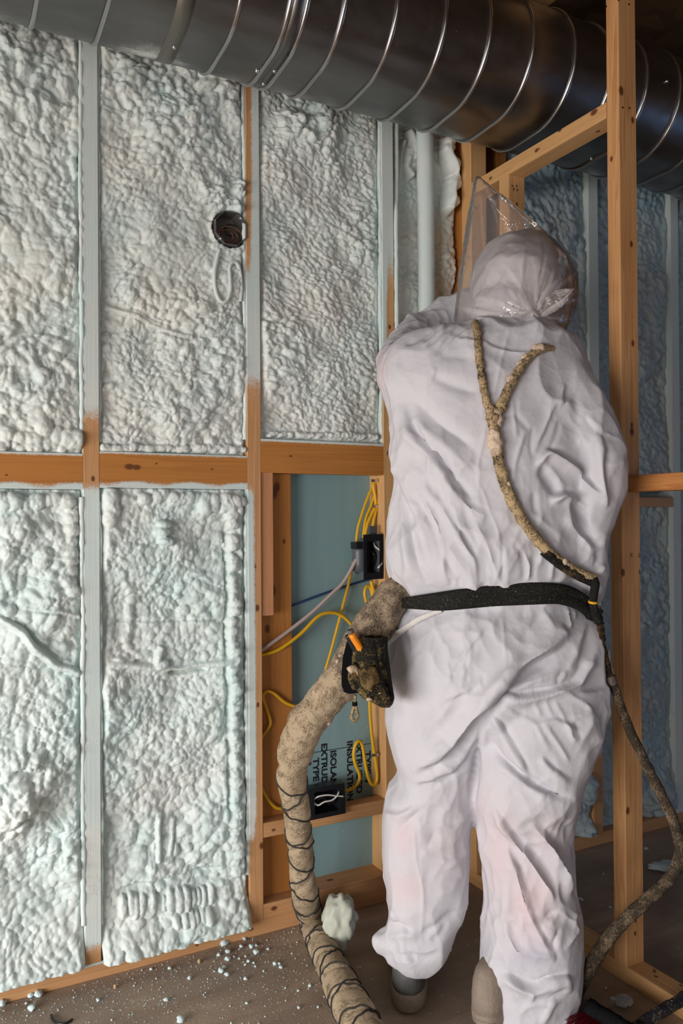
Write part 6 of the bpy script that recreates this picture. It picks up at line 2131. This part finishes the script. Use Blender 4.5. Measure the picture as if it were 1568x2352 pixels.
for lst, rr in ((((1140, 950, 12), (1146, 962, 10), (1142, 975, 10)), 1), (((1134, 1000, 16), (1136, 1018, 18), (1138, 1034, 15), (1130, 1008, 12)), 1), (((1161, 1102, 7), (1166, 1112, 7), (1169, 1120, 5)), 1), (((1296, 1290, 9), (1302, 1296, 8)), 1), (((1205, 820, 9), (1196, 836, 9)), 1), (((1168, 872, 8), (1172, 868, 8)), 1), (((1240, 797, 10), (1230, 800, 9)), 1)):
    parts = [sphere_geo(on_d(a, b, body_depth(a, b) - 0.013), r * 1.64 / F_PX, 12, 8) for a, b, r in lst]
    bc, bf = remesh(parts, 0.0022, 2)
    bc = bc + vert_normals(bc, bf) * ((vnoise3(bc, 110, 73) - 0.4) * 0.005)[:, None]
    mesh_obj('foam_lump', bc, bf, M_PINKF, YH)
dk = on_body([(1250, 1262), (1280, 1292), (1315, 1313), (1345, 1326), (1366, 1334)], RY * 1.1, 0.0006)
tube('bare_length', dk + np.array([0, 0, -0.003]), RY * 1.16, M_YDARK, YH, 18, 0.004, crust_r(0.001, 67))
tube('elbow', [on_d(1362, 1331, 1.675), on_d(1367, 1340, 1.675), on_d(1364, 1360, 1.68), on_d(1361, 1382, 1.685)], 0.0088, M_YDARK, YH, 16, 0.004)
tube('yellow_ring', [on_d(1361.5, 1380, 1.684), on_d(1361, 1385, 1.685)], 0.0098, M_YEL, YH, 16, 0.003)
cn = [sphere_geo(on_d(a, b, 1.70), r * 1.7 / F_PX, 12, 8) for a, b, r in ((1362, 1392, 10), (1366, 1404, 11), (1371, 1416, 11), (1374, 1428, 10), (1376, 1395, 5), (1380, 1403, 5), (1378, 1420, 6))]
kc, kf = remesh(cn, 0.0022, 2)
kc = kc + vert_normals(kc, kf) * ((vnoise3(kc, 120, 75) - 0.45) * 0.006)[:, None]
mesh_obj('connector', kc, kf, M_YDARK, YH)

# ---- supply hose from the right hip, looping down to the floor
AH = empty('supply_hose', tuple(on_z(1340, 2250, 0.0)), 'long brown dusty hose hanging from the right hip and looping past the post', 'hose')
tube('frayed_end', [on_d(a, b, 1.72) for a, b in ((1376, 1430), (1380, 1465), (1386, 1490), (1393, 1520), (1400, 1545), (1404, 1560))], 0.0072, make_crust('cracked_hose', (0.02, 0.012, 0.008), (0.20, 0.11, 0.05), 0.50, 0.85), AH, 14, 0.004, crust_r(0.008, 81, 60, 140))
hh = []
for a, b, d, r in ((1403, 1558, 1.72, 10), (1412, 1585, 1.72, 10), (1425, 1625, 1.715, 10.5), (1445, 1675, 1.71, 10.5), (1470, 1728, 1.705, 11), (1498, 1785, 1.70, 11.5), (1524, 1838, 1.70, 12), (1547, 1888, 1.70, 12.5), (1560, 1935, 1.70, 12.5), (1559, 1972, 1.70, 13), (1545, 2005, 1.70, 13), (1518, 2038, 1.70, 13.5), (1480, 2072, 1.70, 14), (1440, 2108, 1.70, 14.5), (1402, 2150, 1.70, 15), (1370, 2195, 1.705, 16), (1345, 2238, 1.71, 16)):
    P = on_d(a, b, d); hh.append((*P, r * d / F_PX))
for a, b in ((1326, 2276), (1314, 2310), (1306, 2350), (1300, 2400)):
    P = on_z(a, b, 0.0155); hh.append((*P, 0.0152))
tube('hose', hh, 0, M_HOSE_R, AH, 20, 0.005, crust_r(0.0022, 83))
tube('ferrule', [on_d(1402, 1553, 1.72), on_d(1407, 1572, 1.72)], 0.0106, simple_mat('ribbed_ferrule', (0.12, 0.09, 0.08), 0.6, 0.3, 0.5, 150), AH, 16, 0.003)
V_, F_ = rock_geo(on_d(1391, 1540, 1.735), 1.0, 31, (14 * 1.7 / F_PX, 0.012, 42 * 1.7 / F_PX), 0.35, 2.0, ico_geo(4))
mesh_obj('foam_flake', V_, F_, make_foam_mat('lilac_foam_flake', (0.62, 0.52, 0.50), (0.55, 0.47, 0.46)), AH)
h2 = [on_z(a, b, 0.05) for a, b in ((1640, 2240), (1568, 2293), (1500, 2335))] + [on_z(a, b, 0.03) for a, b in ((1430, 2385), (1350, 2440))]
tag(tube('supply_hose', h2, 0.0118, M_HOSE_K, None, 18, 0.005, crust_r(0.002, 91)), 'black hose with pale flecks crossing the lower right corner', 'hose')
